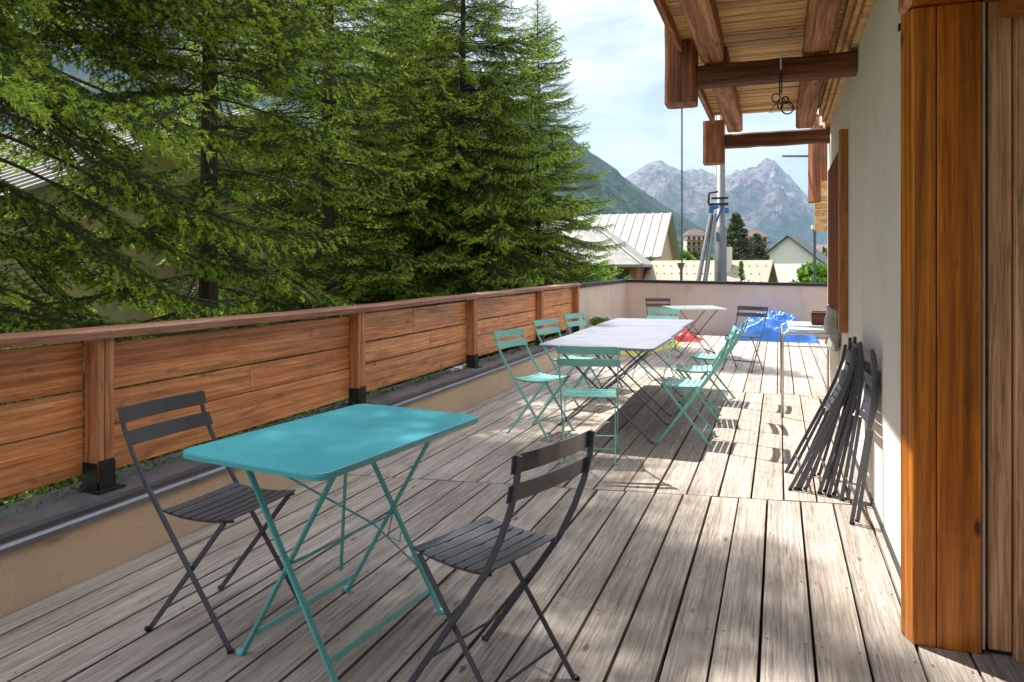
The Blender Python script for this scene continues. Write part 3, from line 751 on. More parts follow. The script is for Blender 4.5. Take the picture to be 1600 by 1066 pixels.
def plant_tree(meshes, loc, rz, scale, label, group='spruces beyond the fence', name='spruce_tree', cat='tree'):
    e = empty(name, label, cat, loc, rz, group); e.scale = scale if isinstance(scale, tuple) else (scale,)*3
    for nm, me in zip(('crown','trunk','limbs'), meshes):
        if me is None: continue
        o = bpy.data.objects.new(nm, me); COL.objects.link(o); o.parent = e
    return e
GZ = -3.6
def trees():
    near = spruce_meshes(1, 21.0, 4.1, 1.7, z_first=.10, dens=.95, sparse_low=.60, power=.8, low_q=.225)
    mid = spruce_meshes(2, 20.0, 4.2, 2.1, z_first=.13, dens=.90, sparse_low=.62, power=.8, low_q=.33)
    far = spruce_meshes(3, 12.5, 3.5, 2.3, z_first=.07, dens=1.7, power=.8)
    slim = spruce_meshes(6, 12.5, 3.1, 2.3, z_first=.07, dens=1.7, power=.72)
    plant_tree(near, (-6.9,4.4,GZ), .3, (1.08,1.08,1.2), 'dark spruce reaching in over the near end of the fence before the ribbed roof')
    plant_tree(mid, (-6.75,7.25,GZ), 1.1, (.95,.95,.92), 'spruce with a bare dark trunk standing close behind the second fence bay')
    plant_tree(mid, (-7.7,11.2,GZ), 3.6, (1.05,1.05,.82), 'spruce with a reddish trunk between the bare trunked one and the sunny ones')
    plant_tree(far, (-6.2,13.8,GZ), 2.0, (1.15,1.15,1.32), 'tall sunny spruce behind the third fence bay')
    plant_tree(slim, (-5.35,16.3,GZ), .4, (1.0,1.0,.915), 'slim pointed spruce outermost towards the pale corrugated roof')
    plant_tree(slim, (-8.6,16.0,GZ), 5.1, (1.4,1.4,1.12), 'spruce half hidden behind the tall sunny one')
    q = P(775,418,19.5); plant_tree(slim, (q.x,q.y,GZ), 2.7, (1.1,1.1,.84), 'lower spruce filling the gap between the tall sunny one and the slim outermost one')
    q = P(640,418,18.5); plant_tree(far, (q.x,q.y,GZ), 4.3, (1.1,1.1,1.12), 'spruce crown behind the reddish trunked spruce, touching the tall sunny one')
trees()

def leaf_tree(name, label, loc, h, r, seed, mat, n=2500, leaf=.12, trunk=.3, cat='tree', group=None, conical=False, clumps=26):
    rng = np.random.default_rng(seed); e = empty(name, label, cat, loc, 0, group)
    pts = []
    for c in range(clumps):
        if conical:
            q = rng.random()**1.3; rr = r*(1-q)*1.0; a = rng.random()*6.28; cen = np.array([rr*.7*math.cos(a), rr*.7*math.sin(a), h*(trunk*.6+(1-trunk*.6)*q*.97)]); cr = .10*r+.35*rr
            sc = np.array([cr,cr,cr*.45])
        else:
            d = rng.normal(size=3); d /= np.linalg.norm(d); cen = np.array([0,0,h*(.5+trunk*.5)]) + d*np.array([r*.68,r*.68,h*(1-trunk)*.36])
            cr = r*rng.uniform(.25,.42); sc = np.array([cr,cr,cr*.8])
        k = n//clumps; d = rng.normal(size=(k,3)); d /= np.linalg.norm(d,axis=1)[:,None]
        pts.append(cen + d*sc*(rng.random((k,1))**.4))
    p = np.concatenate(pts); k = len(p)
    a = rng.normal(size=(k,3)); a /= np.linalg.norm(a,axis=1)[:,None]; b = np.cross(a, rng.normal(size=(k,3))); b /= np.linalg.norm(b,axis=1)[:,None]
    s = leaf*rng.uniform(.6,1.3,(k,1))
    tri = np.stack([p-a*s, p+b*s*.6, p+a*s],axis=1); tri2 = np.stack([p-a*s, p+a*s, p-b*s*.6],axis=1)
    T = np.concatenate([tri,tri2]); me = mesh_from_tris('crown', T, [mat], np.zeros(len(T)))
    o = bpy.data.objects.new('crown', me); COL.objects.link(o); o.parent = e
    tb = MB().tube([(0,0,0),(.03*r,0,h*.4),(0,.02*r,h*.85)], [.035*h+.02,.022*h+.01,.006*h], 7)
    for q in range(5):
        an = q*1.26+seed; tb.tube([(0,0,h*(.3+.09*q)),(math.cos(an)*r*.55,math.sin(an)*r*.55,h*(.5+.08*q))],[.012*h,.004*h],5)
    tb.build('trunk', M['bark'], e)
    return e

# weeds on the curb, leaf litter
def weeds():
    rng = np.random.default_rng(4)
    T = []
    for k in range(3600):
        y = rng.uniform(-1,11.1); 
        if noise.noise(Vector((y*1.7,2,0))) + rng.uniform(-.35,.35) < -.05: continue
        x = -3.085+rng.normal()*.018 + (.03 if rng.random()<.2 else 0); z = .300+abs(rng.normal())*.013
        a = rng.normal(size=3); a /= np.linalg.norm(a); b = np.cross(a, rng.normal(size=3)); b /= np.linalg.norm(b); s = rng.uniform(.008,.02)
        c = np.array([x,y,z]); T.append([c-a*s, c+b*s*.6, c+a*s])
    T = np.array(T); me = mesh_from_tris('leaf_litter', T, [M['leaf'], M['brownleaf']], (rng.random(len(T))<.65).astype(int))
    o = bpy.data.objects.new('leaf_litter', me); COL.objects.link(o); o['kind'] = 'stuff'; o['label'] = 'moss and fallen leaves gathered under the fence boards'
    # small twigs and needles on the deck
    T = []
    for k in range(520):
        x = rng.uniform(-2.75,.4); y = rng.uniform(1.2,12) if rng.random()<.6 else rng.uniform(1.2,4.5)
        a = rng.uniform(0,6.28); l = rng.uniform(.006,.022); w = .0011
        d = np.array([math.cos(a),math.sin(a),0]); n_ = np.array([-d[1],d[0],0]); c = np.array([x,y,.0042])
        T.append([c-d*l-n_*w, c-d*l+n_*w, c+d*l])
    me = mesh_from_tris('needle_litter', np.array(T), [M['brownleaf']], np.zeros(len(T)))
    o = bpy.data.objects.new('needle_litter', me); COL.objects.link(o); o['kind'] = 'stuff'; o['label'] = 'dry needles scattered on the deck boards'
M['brownleaf'] = foliage_mat('dry_leaves', (.05,.028,.015), (.12,.07,.03), (.20,.13,.06), .15)
weeds()
leaf_tree('weed_plant', 'small green weed growing at the foot of the parapet beyond the fence end', (-2.80,11.75,.28), .24, .22, 12, M['leaf'], 900, .022, .05, 'plant', clumps=14)
# ------------------------------------------------------------------ ground, mountains, sky
def ground():
    m, nt, b, out = nmat('valley_ground')
    n = noi(nt, coords(nt), .05, 6, .6); c = ramp(nt, n, [(.3,(.05,.085,.025)),(.55,(.10,.15,.04)),(.75,(.17,.17,.09))]).outputs[0]
    nt.links.new(c, b.inputs['Base Color']); b.inputs['Roughness'].default_value = .95
    vs = []; rs = [0,20,60,150,400,1000,3000,8000,16000]; na = 48
    for r in rs:
        for k in range(na): a = 2*math.pi*k/na; vs.append((r*math.cos(a), r*math.sin(a), GZ))
    fs = []
    for j in range(len(rs)-1):
        for k in range(na): fs.append((j*na+k, (j+1)*na+k, (j+1)*na+(k+1)%na, j*na+(k+1)%na))
    MB().add(vs, fs).build('ground', m, kind='structure')
ground()
def mountain(name, sky, d0, d1, seed, mat, amp, us, nu=260, nr=46, power=1.2, rel=1.0):
    vs = []; fs = []
    def prof(u):
        for (a, va), (b, vb) in zip(sky, sky[1:]):
            if a <= u <= b: t = (u-a)/(b-a); return va+(vb-va)*t
        return sky[0][1] if u < sky[0][0] else sky[-1][1]
    for j in range(nr+1):
        s = j/nr*1.35
        for i in range(nu+1):
            u = us[0]+(us[1]-us[0])*i/nu; d = d0+(d1-d0)*s
            zr = (HOR-prof(u))/FPX*d1
            k = s**power if s <= 1 else 1-(s-1)*1.2
            x = (u-CX)*d/FPX; X = x*cs-d*sn; Y = x*sn+d*cs
            f = noise.ridged_multi_fractal(Vector((X*amp[1]+seed, Y*amp[1], seed)), 1.0, 2.0, 7, 1.0, 2.0)-1.1
            env = max(0, math.sin(min(1, s)*math.pi))**.7 if s < 1 else .0
            z = EYE+zr*k + f*amp[0]*env*(max(zr,50)/1000)
            if .97 < s < 1.03: z += noise.noise(Vector((u*.16,seed,3)))*amp[2] + noise.noise(Vector((u*.5,seed,8)))*amp[2]*.5
            vs.append((X, Y, max(z, GZ-6) if s > .02 else GZ-6))
    n = nu+1
    for j in range(nr):
        for i in range(nu): q = j*n+i; fs.append((q,q+1,q+n+1,q+n))
    return MB().add(vs, fs).build(name, mat, smooth=False, kind='structure')
def mountain_mat(name, forest, rock, snow, tree_z, wid, fs=.004, detail=None, snowz=1e9, meadow=None):
    m, nt, b, out = nmat(name)
    g = nt.nodes.new('ShaderNodeNewGeometry'); sx = nt.nodes.new('ShaderNodeSeparateXYZ'); nt.links.new(g.outputs['Position'], sx.inputs[0])
    n1 = noi(nt, g.outputs['Position'], fs, 8, .65, .3); n2 = noi(nt, g.outputs['Position'], fs*6, 5, .7); n3 = noi(nt, g.outputs['Position'], fs*.5, 4, .6, 1.0)
    def mr(v, a, b_, lo, hi):
        q = N(nt, 'ShaderNodeMapRange'); nt.links.new(v, q.inputs[0]); q.inputs[1].default_value = a; q.inputs[2].default_value = b_; q.inputs[3].default_value = lo; q.inputs[4].default_value = hi; return q.outputs[0]
    def add(a, b_):
        q = N(nt, 'ShaderNodeMath', operation='ADD'); nt.links.new(a, q.inputs[0]); nt.links.new(b_, q.inputs[1]); return q.outputs[0]
    hz = add(sx.outputs[2], mr(n1, .2, .8, -wid*2, wid*2))
    fr = ramp(nt, n2, [(.3,tuple(x*.6 for x in forest)),(.7,tuple(x*1.35 for x in forest))]).outputs[0]
    if meadow: fr = mixc(nt, ramp(nt, n3, [(.58,(0,0,0)),(.64,(1,1,1))]).outputs[0], fr, meadow)
    rk = ramp(nt, n2, [(.38,tuple(x*.28 for x in rock)),(.5,rock),(.64,tuple(x*1.7 for x in rock))]).outputs[0]
    bn = N(nt, 'ShaderNodeBump', i_Strength=1.0, i_Distance=.18/fs); nt.links.new(n2, bn.inputs['Height']); nt.links.new(bn.outputs[0], b.inputs['Normal'])
    c = mixc(nt, mr(hz, tree_z-wid*.3, tree_z+wid*.3, 0, 1), fr, rk)
    if snow:
        sn_ = noi(nt, g.outputs['Position'], fs*2.2, 6, .6, .8)
        sf = N(nt, 'ShaderNodeMath', operation='MULTIPLY'); nt.links.new(ramp(nt, sn_, [(.64,(0,0,0)),(.68,(1,1,1))]).outputs[0], sf.inputs[0]); nt.links.new(mr(hz, snowz-100, snowz+200, 0, 1), sf.inputs[1])
        c = mixc(nt, sf.outputs[0], c, snow)
    nt.links.new(c, b.inputs['Base Color']); b.inputs['Roughness'].default_value = .95; b.inputs['Specular IOR Level'].default_value = .1
    return m
far_m = mountain_mat('far_rock', (.012,.040,.040), (.15,.125,.125), (.60,.61,.63), 560, 170, .0016, snowz=900, meadow=(.10,.15,.07))
near_m = mountain_mat('wooded_slope', (.014,.040,.030), (.20,.19,.17), None, 1500, 200, .006, meadow=(.05,.09,.045))
mountain('rocky_mountains', [(820,330),(905,318),(950,296),(985,274),(1000,264),(1018,257),(1035,255),(1048,262),(1062,270),(1072,277),(1085,274),(1097,269),(1110,273),(1125,276),(1150,271),(1163,274),(1180,268),(1196,262),(1210,258),(1216,262),(1230,276),(1248,294),(1262,308),(1278,322),(1320,352),(1380,380),(1500,395),(1800,380)],
         5200, 11000, 3.1, far_m, (520,.00042,30), (780,1700), nu=300, nr=60, power=1.5)
mountain('wooded_mountain', [(-900,-260),(-300,-170),(200,-30),(450,30),(600,85),(700,118),(800,158),(870,200),(905,224),(930,242),(960,262),(985,284),(1010,302),(1040,322),(1070,341),(1100,358),(1150,380),(1230,400),(1350,412),(1600,416)],
         900, 3600, 9.4, near_m, (200,.0016,8), (-900,1500), nu=300, nr=50, power=1.25)

# ------------------------------------------------------------------ village beyond
def gmat(name, col, v=.15, rough=.7, sc=3): return paint(name, col, rough, 0, v, sc)
M['corr'] = gmat('pale_sheet_roof', (.27,.265,.24), .10)
M['tileroof'] = gmat('cream_tile_roof', (.31,.265,.205), .18, .8, 5)
M['tan'] = gmat('tan_render', (.45,.30,.18)); M['brownroof'] = gmat('brown_roof', (.10,.06,.045)); M['brownwood'] = gmat('brown_cladding', (.24,.10,.04), .3)
M['cream'] = gmat('cream_render', (.62,.58,.50)); M['darkroof'] = gmat('slate_roof', (.05,.055,.06)); M['beigewall'] = stucco('ochre_render', (.80,.67,.44), (.85,.73,.50), 8, .2)
M['graywall'] = gmat('grey_roof_sheet', (.19,.195,.18)); M['winglass'] = M['glass']
def roof_plane(mb, a, b, c, d, th=.12, mi=0, rib=0, ribh=.05):
    """a,b along eave, c,d along ridge (d above a)"""
    a, b, c, d = map(Vector, (a,b,c,d)); n = (b-a).cross(d-a).normalized()
    if n.z < 0: n = -n
    mb.hexa([a-n*th, b-n*th, c-n*th, d-n*th, a, b, c, d], mi)
    if rib:
        k = max(2, int((b-a).length/rib))
        for i in range(k+1):
            t = i/k; p = a.lerp(b, t); q = d.lerp(c, t); w = (b-a).normalized()*rib*.16
            mb.hexa([p-w, p+w, q+w, q-w, p-w*.6+n*ribh, p+w*.6+n*ribh, q+w*.6+n*ribh, q-w*.6+n*ribh], mi)
def gable(name, label, end, yaw, length, half, zr, ze, zg, mroof, mwall, over=.4, rib=0, wins=(), mgable=None, fdepth=None, chimney=False, guards=False):
    """ridge starts at 'end' (right end) and runs to local -x; local y depth. windows: (face, x0,x1,z0,z1) on front face"""
    e = empty(name, label, 'house', (end[0], end[1], zg), yaw)
    zr -= zg; ze -= zg; L = length; h = half; sl = (zr-ze)/half
    W = MB(); zi = zr-over*0; hw = h-over
    W.add([(-L+over,-hw,0),(-over,-hw,0),(-over,hw,0),(-L+over,hw,0),(-L+over,-hw,ze+over*sl-.13),(-over,-hw,ze+over*sl-.13),(-over,hw,ze+over*sl-.13),(-L+over,hw,ze+over*sl-.13)],
          [(0,3,2,1),(0,1,5,4),(2,3,7,6)])
    G = W
    for x in (-over, -L+over):
        G.add([(x,-hw,0),(x,hw,0),(x,hw,ze+over*sl-.13),(x,0,zr-.14),(x,-hw,ze+over*sl-.13)], [(0,1,2,3,4)] if x == -over else [(4,3,2,1,0)])
    W.m[-2:] = [1,1]
    W.build('walls', [mwall, mgable or mwall], e)
    Rf = MB()
    roof_plane(Rf, (-L,-h,ze),(0,-h,ze),(0,0,zr),(-L,0,zr), rib=rib)
    roof_plane(Rf, (0,h,ze),(-L,h,ze),(-L,0.002,zr),(0,0.002,zr), rib=rib)
    rf = Rf.build('roof', mroof, e)
    if guards:
        gd = MB(); n_ = Vector((0,-sl,1)).normalized()
        for row in range(7):
            y = -h + .35 + row*h/7.4; zz_ = ze + (y+h)*sl
            for k in range(int(L/.42)):
                x = -.3-k*.42-(row%2)*.21; gd.box((x-.022,y-.03,zz_+.0),(x+.022,y+.02,zz_+.05))
        gd.build('snow_guards', M['galv'], rf)
        MB().tube([(-L,-h-.04,ze-.02),(.02,-h-.04,ze-.02)], .07, 8).build('gutter', M['galv'], rf)
    if chimney: MB().box((-L*.4,-.9,zr-1.2),(-L*.4+.6,-.3,zr+.7)).build('chimney', M['cream'], rf)
    for (x0,x1,z0,z1,mt) in wins:
        w = MB().box((x0,-hw-.05,z0-zg),(x1,-hw+.02,z1-zg)).build('window', mt, e)
        MB().box((x0+.12,-hw-.07,z0+.1-zg),(x1-.12,-hw-.052,z1-.1-zg)).build('window_pane', M['glass'], w)
    return e
def village():
    # chalet with corrugated roof right of the trees
    gable('corrugated_chalet', 'chalet with a pale corrugated metal roof and tan walls beyond the terrace corner', (-6.45,46.6), 0, 14, 4.3, 4.8, 1.95, GZ, M['corr'], M['tan'], rib=.55,
          wins=((-2.4,-1.2,-1.6,1.5,M['brownwood']),(-4.6,-3.2,-1.6,1.2,M['brownwood'])))
    e = empty('chalet_wing', 'low wing with a plain grey hipped roof in front of the corrugated chalet', 'house', (-10,40.5,GZ))
    r = MB(); z0 = 1.5-GZ; z1 = 3.75-GZ
    r.add([(-3.6,-2.6,z0),(3.3,-2.6,z0),(0,.4,z1),(0,3,z1),(3.3,3,z0),(-3.6,3,z0)], [(0,1,2),(1,4,3,2),(0,2,3,5)])
    r.add([(-3.6,-2.6,z0-.14),(3.3,-2.6,z0-.14),(3.3,3,z0-.14),(-3.6,3,z0-.14),(-3.6,-2.6,z0-.002),(3.3,-2.6,z0-.002),(3.3,3,z0-.002),(-3.6,3,z0-.002)], [(0,3,2,1),(0,1,5,4),(1,2,6,5)])
    r.build('roof', M['graywall'], e)
    MB().tube([(3.3,-2.6,z0),(0,.4,z1)], .09, 6).build('hip_cap', M['corr'], e)
    MB().box((-3.1,-2.0,0),(2.9,3,z0-.141)).build('walls', M['brownwood'], e)
    MB().box((.4,-2.08,1.5),(1.5,-2.0,z0-.2)).build('corner_panel', M['tan'], e)
    for x in (-2.2,-.9,1.7): MB().box((x,-2.06,2.2),(x+.8,-2.0,z0-.3)).build('window', M['glass'], e)
    # cream tile roof
    q = P(1208,406.5,38)
    gable('tile_roofed_chalet', 'low chalet with a wide cream tiled roof and brown gable just beyond the parapet', (q.x,q.y), R(-9), 6.6, 4.2, q.z, -1.3, GZ, M['tileroof'], M['tan'], rib=0, mgable=M['brownwood'], chimney=True, guards=True)
    q = P(1262,412,52)
    gable('pale_roofed_shed', 'building with a flat pale roof right of the cream tiled roof', (q.x,q.y), R(-8), 2.9, 4.5, q.z, -1.6, GZ, M['corr'], M['cream'])
    # apartments
    def block(name, label, u0, u1, v0, v1, d, mr_, mw, floors, bays, roofh=10, mbal=None, yaw=YAW):
        a = P(u0, v1, d); s = d/FPX; w = (u1-u0)*s; h = (v1-v0)*s; e = empty(name, label, 'building', (a.x,a.y,GZ), yaw); zb = 0; zt = a.z+h-GZ
        MB().box((0,0,0),(w,w*.7,zt)).build('walls', mw, e)
        rh = roofh*s; ov = w*.1; rf = MB(); rf.add([(-ov,-ov,zt),(w+ov,-ov,zt),(w+ov,w*.7+ov,zt),(-ov,w*.7+ov,zt),(w*.25,w*.35,zt+rh),(w*.75,w*.35,zt+rh)], [(0,3,2,1),(0,1,5,4),(1,2,5),(2,3,4,5),(3,0,4)])
        rf.build('roof', mr_, e)
        fh = h/floors; z0 = a.z-GZ
        for f in range(floors):
            for k in range(bays):
                x = w*(k+.22)/bays; MB().box((x,-.06,z0+fh*(f+.25)),(x+w*.5/bays,0.01,z0+fh*(f+.8))).build('window', M['glass'], e)
            MB().box((-.2,-.9,z0+fh*f),(w+.2,-.02,z0+fh*(f+.16))).build('balcony', mbal or M['brownwood'], e)
        return e
    block('apartment_block', 'cream apartment building with brown balconies left of the steel mast', 1073,1104,368,412,115,M['brownroof'],M['cream'],5,4)
    block('apartment_block', 'wide brown roofed apartment building partly behind the olive pine', 1150,1200,370,412,100,M['brownroof'],M['cream'],4,5,roofh=12)
    q = P(1207,371,88); 
    gable('white_chalet', 'white chalet with a steep dark roof sloping down behind the green hedge', (q.x+3.2,q.y), R(75), 6, 4.2, q.z, 1.6, GZ, M['darkroof'], M['white'])
    for i,(u,v,d,w) in enumerate(((1262,388,150,3),(1245,390,170,3),(1280,382,190,5))):
        q = P(u,v,d); gable('distant_house', ['small cream house above the hedge left of the lamp pole','tiny cream house next to the white chalet in the distance','cream house farthest right beside the plank panel'][i], (q.x+w,q.y), R(-20), w*2, w*.8, q.z, q.z-2, GZ, M['brownroof'], M['cream'])
    # trees of the village
    q = P(1150,440,75); leaf_tree('pine_tree', 'large olive pine in front of the brown roofed apartment building', (q.x,q.y,GZ), P(1150,331,75).z-GZ, 4.2, 3, M['leafdark'], 16000, .17, .05, conical=True, clumps=260)
    q = P(1182,440,78); leaf_tree('pine_tree', 'shorter olive pine right of the large one before the apartments', (q.x,q.y,GZ), P(1182,362,78).z-GZ, 3.4, 5, M['leafdark'], 10000, .17, .05, conical=True, clumps=180)
    q = P(1158,440,33); leaf_tree('young_spruce', 'thin young spruce rising before the cream tiled roof', (q.x,q.y,GZ), P(1158,404,33).z-GZ, .75, 7, M['leaf'], 2600, .07, .05, conical=True, clumps=70)
    GS = 'bright green trees beyond the parapet'
    for i,(u,v,d,r,lb) in enumerate(((1268,398,34,1.0,'yellow green tree nearest the lamp pole beyond the parapet'),(1290,385,36,1.2,'green tree hidden partly by the timber window frame'),(1108,392,60,1.3,'small green tree beside the steel mast'),
                      (1062,388,90,2.6,'green tree left of the cream apartment building'),(1040,398,80,1.6,'low green bush right of the corrugated chalet'),(925,405,34,2.0,'green bush below the hipped wing roof'))):
        q = P(u,440,d); leaf_tree('leafy_tree', lb, (q.x,q.y,GZ), P(u,v,d).z-GZ, r, 20+i, M['leaf'], 3800, .0042*d, .2, group=GS)
    # far hedge and woodland mass
    rng = np.random.default_rng(9); T = []
    for k in range(900):
        u = rng.uniform(1020,1330) if k < 520 else rng.uniform(300,1500); d = rng.uniform(105,420) if k < 520 else rng.uniform(150,700)
        q = P(u, 418, d); hgt = rng.uniform(4,9) * (1.0 if d < 260 else 1.2); r = rng.uniform(1.2,2.6)
        m = 70; z = rng.random(m)**1.2; a = rng.random(m)*6.28; rr = r*(1-z)*rng.random(m)**.4
        c = np.stack([q.x+rr*np.cos(a), q.y+rr*np.sin(a), GZ+z*hgt],axis=1)
        A = rng.normal(size=(m,3)); A /= np.linalg.norm(A,axis=1)[:,None]; B = np.cross(A, rng.normal(size=(m,3))); B /= np.linalg.norm(B,axis=1)[:,None]
        s = rng.uniform(.4,.9,(m,1)); T.append(np.stack([c-A*s, c+A*s, c+B*s],axis=1))
    T = np.concatenate(T); me = mesh_from_tris('far_woodland', T, [M['leaf'], M['leafdark']], (rng.random(len(T))<.55).astype(int))
    o = bpy.data.objects.new('far_woodland', me); COL.objects.link(o); o['kind'] = 'stuff'; o['label'] = 'green woodland covering the valley floor behind the village'
    # mast
    d = 19.0; b = P(1126,440,d); e = empty('steel_mast', 'galvanised steel mast with a blue strap rising beyond the parapet', 'mast', (b.x,b.y,GZ))
    top = P(1126,150,d).z-GZ; zz = lambda v: P(1126,v,d).z-GZ
    MB().tube([(0,0,0),(0,0,zz(355)),(0,0,zz(354)),(0,0,top)], [.19,.15,.115,.11], 16).build('pole', M['galv'], e, smooth=True)
    MB().box((-.22,-.17,zz(312)),(.2,-.1,zz(309))).box((-.3,-.16,zz(322)),(.2,-.1,zz(318))).tube([(-.3,-.13,zz(318)),(-.28,-.13,zz(302)),(-.05,-.13,zz(300))], .03, 6).build('clamp', M['blackmetal'], e)
    bl = MB().tube([(-.05,-.14,zz(322)),(-.22,-.15,zz(326)),(-.24,-.16,zz(345)),(-.22,-.16,zz(374))], 0, flat=(.14,.05), up=(1,0,0)).tube([(.1,-.16,zz(322)),(.0,-.17,zz(332)),(-.1,-.18,zz(348))], 0, flat=(.05,.04), up=(1,0,0)).tube([(.17,-.16,zz(326)),(.18,-.17,zz(334))], .05, 6)
    bl.build('blue_strap', M['blueplastic'], e)
    for i,(u0,u1) in enumerate(((1090,1111),(1101,1117))):
        a = P(u0,445,17.5); c = P(u1,335,18.5)
        MB().tube([(0,0,0), c-a+Vector((0,0,0))], .055, 8).build('slanted_prop', M['galv'], label=['slanted steel prop leaning on the mast, farther from it','slanted steel prop leaning on the mast, closer to it'][i], category='prop', group='props leaning on the mast').location = a
    for i,(u,v0,d,r) in enumerate(((1065.5,150,16.5,.018),)):
        a = P(u,445,d); MB().tube([(0,0,GZ-a.z),(0,0,P(u,v0,d).z-a.z)], r, 6).build('steel_cable', M['galv'], label='thin vertical steel cable seen left of the mast below the first hanging post', category='cable').location = a
    a = P(1273,445,26); e = empty('lamp_pole', 'slim grey lamp pole standing beside the plank panel beyond the parapet', 'lamp', (a.x,a.y,GZ))
    MB().tube([(0,0,0),(0,0,P(1273,352,26).z-GZ)], .05, 8).build('pole', M['galv'], e)
    MB().tube([(0,0,P(1273,358,26).z-GZ),(0,0,P(1273,352,26).z-GZ)], .12, 8).build('lamp_head', M['white'], e)
    a = P(1064,440,32); e = empty('street_lantern', 'small street lantern before the cream tiled roof', 'lamp', (a.x,a.y,GZ))
    MB().tube([(0,0,0),(0,0,P(1064,416,32).z-GZ)], .04, 8).build('pole', M['blackmetal'], e)
    MB().tube([(0,0,P(1064,420,32).z-GZ),(0,0,P(1064,411,32).z-GZ)], [.09,.17], 8).build('lantern_head', M['galv'], e)
    # house behind the spruces
    e = empty('ochre_house', 'ochre house with a ribbed metal roof behind the spruces', 'house', (-11,13,GZ))
    zz = lambda y: (2.5+(y-7.55)*.42)-GZ
    zr = zz(13.0); hb = 6.2
    W = MB(); W.add([(0,-hb+.6,0),(0,hb,0),(0,hb,zz(13-hb)-.1),(0,0,zr-.2),(0,-hb+.6,zz(13-hb+.6)-.2),(-9,-hb+.6,0),(-9,-hb+.6,zz(13-hb+.6)-.2),(-9,hb,0)], [(0,1,2,3,4),(5,0,4,6)])
    W.build('walls', M['beigewall'], e)
    rf = MB(); roof_plane(rf, (-9,-hb-.6,zz(13-hb-.6)),(.7,-hb-.6,zz(13-hb-.6)),(.7,0,zr),(-9,0,zr), rib=.33, ribh=.06, th=.14)
    roof_plane(rf, (.7,hb+.6,zz(13-hb-.6)),(-9,hb+.6,zz(13-hb-.6)),(-9,.002,zr),(.7,.002,zr), rib=.33, ribh=.06, th=.14)
    rf.build('roof', M['corr'], e)
    for (y,z) in ((.2,-GZ+2.2),(3.4,-GZ+2.2),(-2.8,-GZ-1.4),(.4,-GZ-1.6)):
        w = MB().box((-.02,y,z),(.06,y+1.3,z+1.2)).build('window_shutters', M['brownwood'], e)
        MB().box((.061,y+.35,z+.1),(.07,y+.95,z+1.1)).build('window_pane', M['glass'], w)
village()

# ------------------------------------------------------------------ haze
def haze():
    m = bpy.data.materials.new('thin_air'); m.use_nodes = True; nt = m.node_tree; nt.nodes.clear()
    o = nt.nodes.new('ShaderNodeOutputMaterial'); v = nt.nodes.new('ShaderNodeVolumePrincipled')
    v.inputs['Color'].default_value = (.50,.74,1,1); v.inputs['Density'].default_value = 4.4e-5; v.inputs['Anisotropy'].default_value = .2
    nt.links.new(v.outputs[0], o.inputs['Volume'])
    MB().box((-17000,-2000,-30),(9000,17500,3600)).build('haze', m, kind='stuff')
haze()

# ------------------------------------------------------------------ light, sky, camera
SUN = Vector((-.51,.335,1)).normalized()
elev = math.asin(SUN.z); az = math.atan2(SUN.x, SUN.y)      # azimuth from +Y towards +X
w = bpy.data.worlds.new('World'); SC.world = w; w.use_nodes = True; nt = w.node_tree; nt.nodes.clear()
out = nt.nodes.new('ShaderNodeOutputWorld'); bg = nt.nodes.new('ShaderNodeBackground'); nt.links.new(bg.outputs[0], out.inputs[0])
sk = nt.nodes.new('ShaderNodeTexSky'); sk.sky_type = 'NISHITA'; sk.sun_disc = False; sk.sun_elevation = elev; sk.sun_rotation = az % (2*math.pi); sk.altitude = 1500; sk.air_density = 1.0; sk.dust_density = 1.0
tc = nt.nodes.new('ShaderNodeTexCoord'); mp = nt.nodes.new('ShaderNodeMapping'); mp.inputs['Scale'].default_value = (1,1,2.6); mp.inputs['Location'].default_value = (7.9,2.3,.4); nt.links.new(tc.outputs['Generated'], mp.inputs[0])
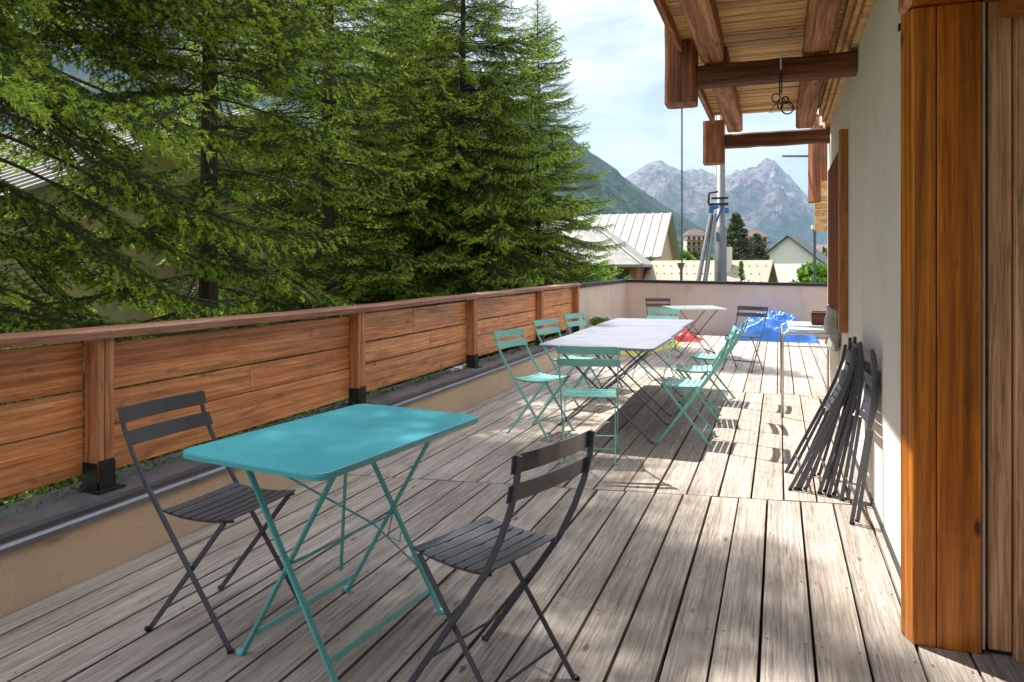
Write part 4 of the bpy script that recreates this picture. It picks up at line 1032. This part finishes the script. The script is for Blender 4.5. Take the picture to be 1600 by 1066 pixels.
n1 = noi(nt, mp.outputs[0], 2.1, 9, .56, .35); n2 = noi(nt, mp.outputs[0], 5.5, 7, .6, .2)
cov = ramp(nt, n1, [(.16,(0,0,0)),(.36,(1,1,1))]).outputs[0]
shade = ramp(nt, n2, [(.38,(4.3,4.4,5.3)),(.58,(8.7,8.5,8.8))]).outputs[0]
nv = nt.nodes.new('ShaderNodeSeparateXYZ'); nt.links.new(tc.outputs['Generated'], nv.inputs[0])
zg = N(nt, 'ShaderNodeMapRange'); nt.links.new(nv.outputs[2], zg.inputs[0]); zg.inputs[1].default_value = .22; zg.inputs[2].default_value = .75; zg.inputs[3].default_value = .50; zg.inputs[4].default_value = 1.3
sv = nt.nodes.new('ShaderNodeVectorMath'); sv.operation = 'SCALE'; nt.links.new(shade, sv.inputs[0]); nt.links.new(zg.outputs[0], sv.inputs['Scale']); shade = sv.outputs[0]
col = mixc(nt, cov, sk.outputs[0], shade)
nt.links.new(col, bg.inputs[0]); bg.inputs[1].default_value = .082
sd = bpy.data.lights.new('sun', 'SUN'); sd.energy = 5.0; sd.angle = R(.53); sd.color = (1,.95,.87)
so = bpy.data.objects.new('sun', sd); COL.objects.link(so); so.rotation_euler = SUN.to_track_quat('Z', 'Y').to_euler(); so.location = (-20,14,40)
cam = bpy.data.cameras.new('camera'); co = bpy.data.objects.new('camera', cam); COL.objects.link(co)
co.location = (0,0,EYE); co.rotation_euler = (R(90), 0, YAW); cam.sensor_width = 36; cam.lens = 36*FPX/1600; cam.shift_y = -(533-HOR)/1600
cam.clip_start = .05; cam.clip_end = 60000
SC.camera = co
SC.view_settings.view_transform = 'Standard'; SC.view_settings.look = 'None'; SC.view_settings.gamma = 1; SC.view_settings.exposure = 1.32
SC.render.resolution_x = 1024; SC.render.resolution_y = 682
c = SC.cycles
c.volume_max_steps = 64; c.max_bounces = 8; c.diffuse_bounces = 4; c.glossy_bounces = 3; c.transmission_bounces = 3; c.volume_bounces = 0; c.transparent_max_bounces = 8
c.use_denoising = True; c.sample_clamp_indirect = 8
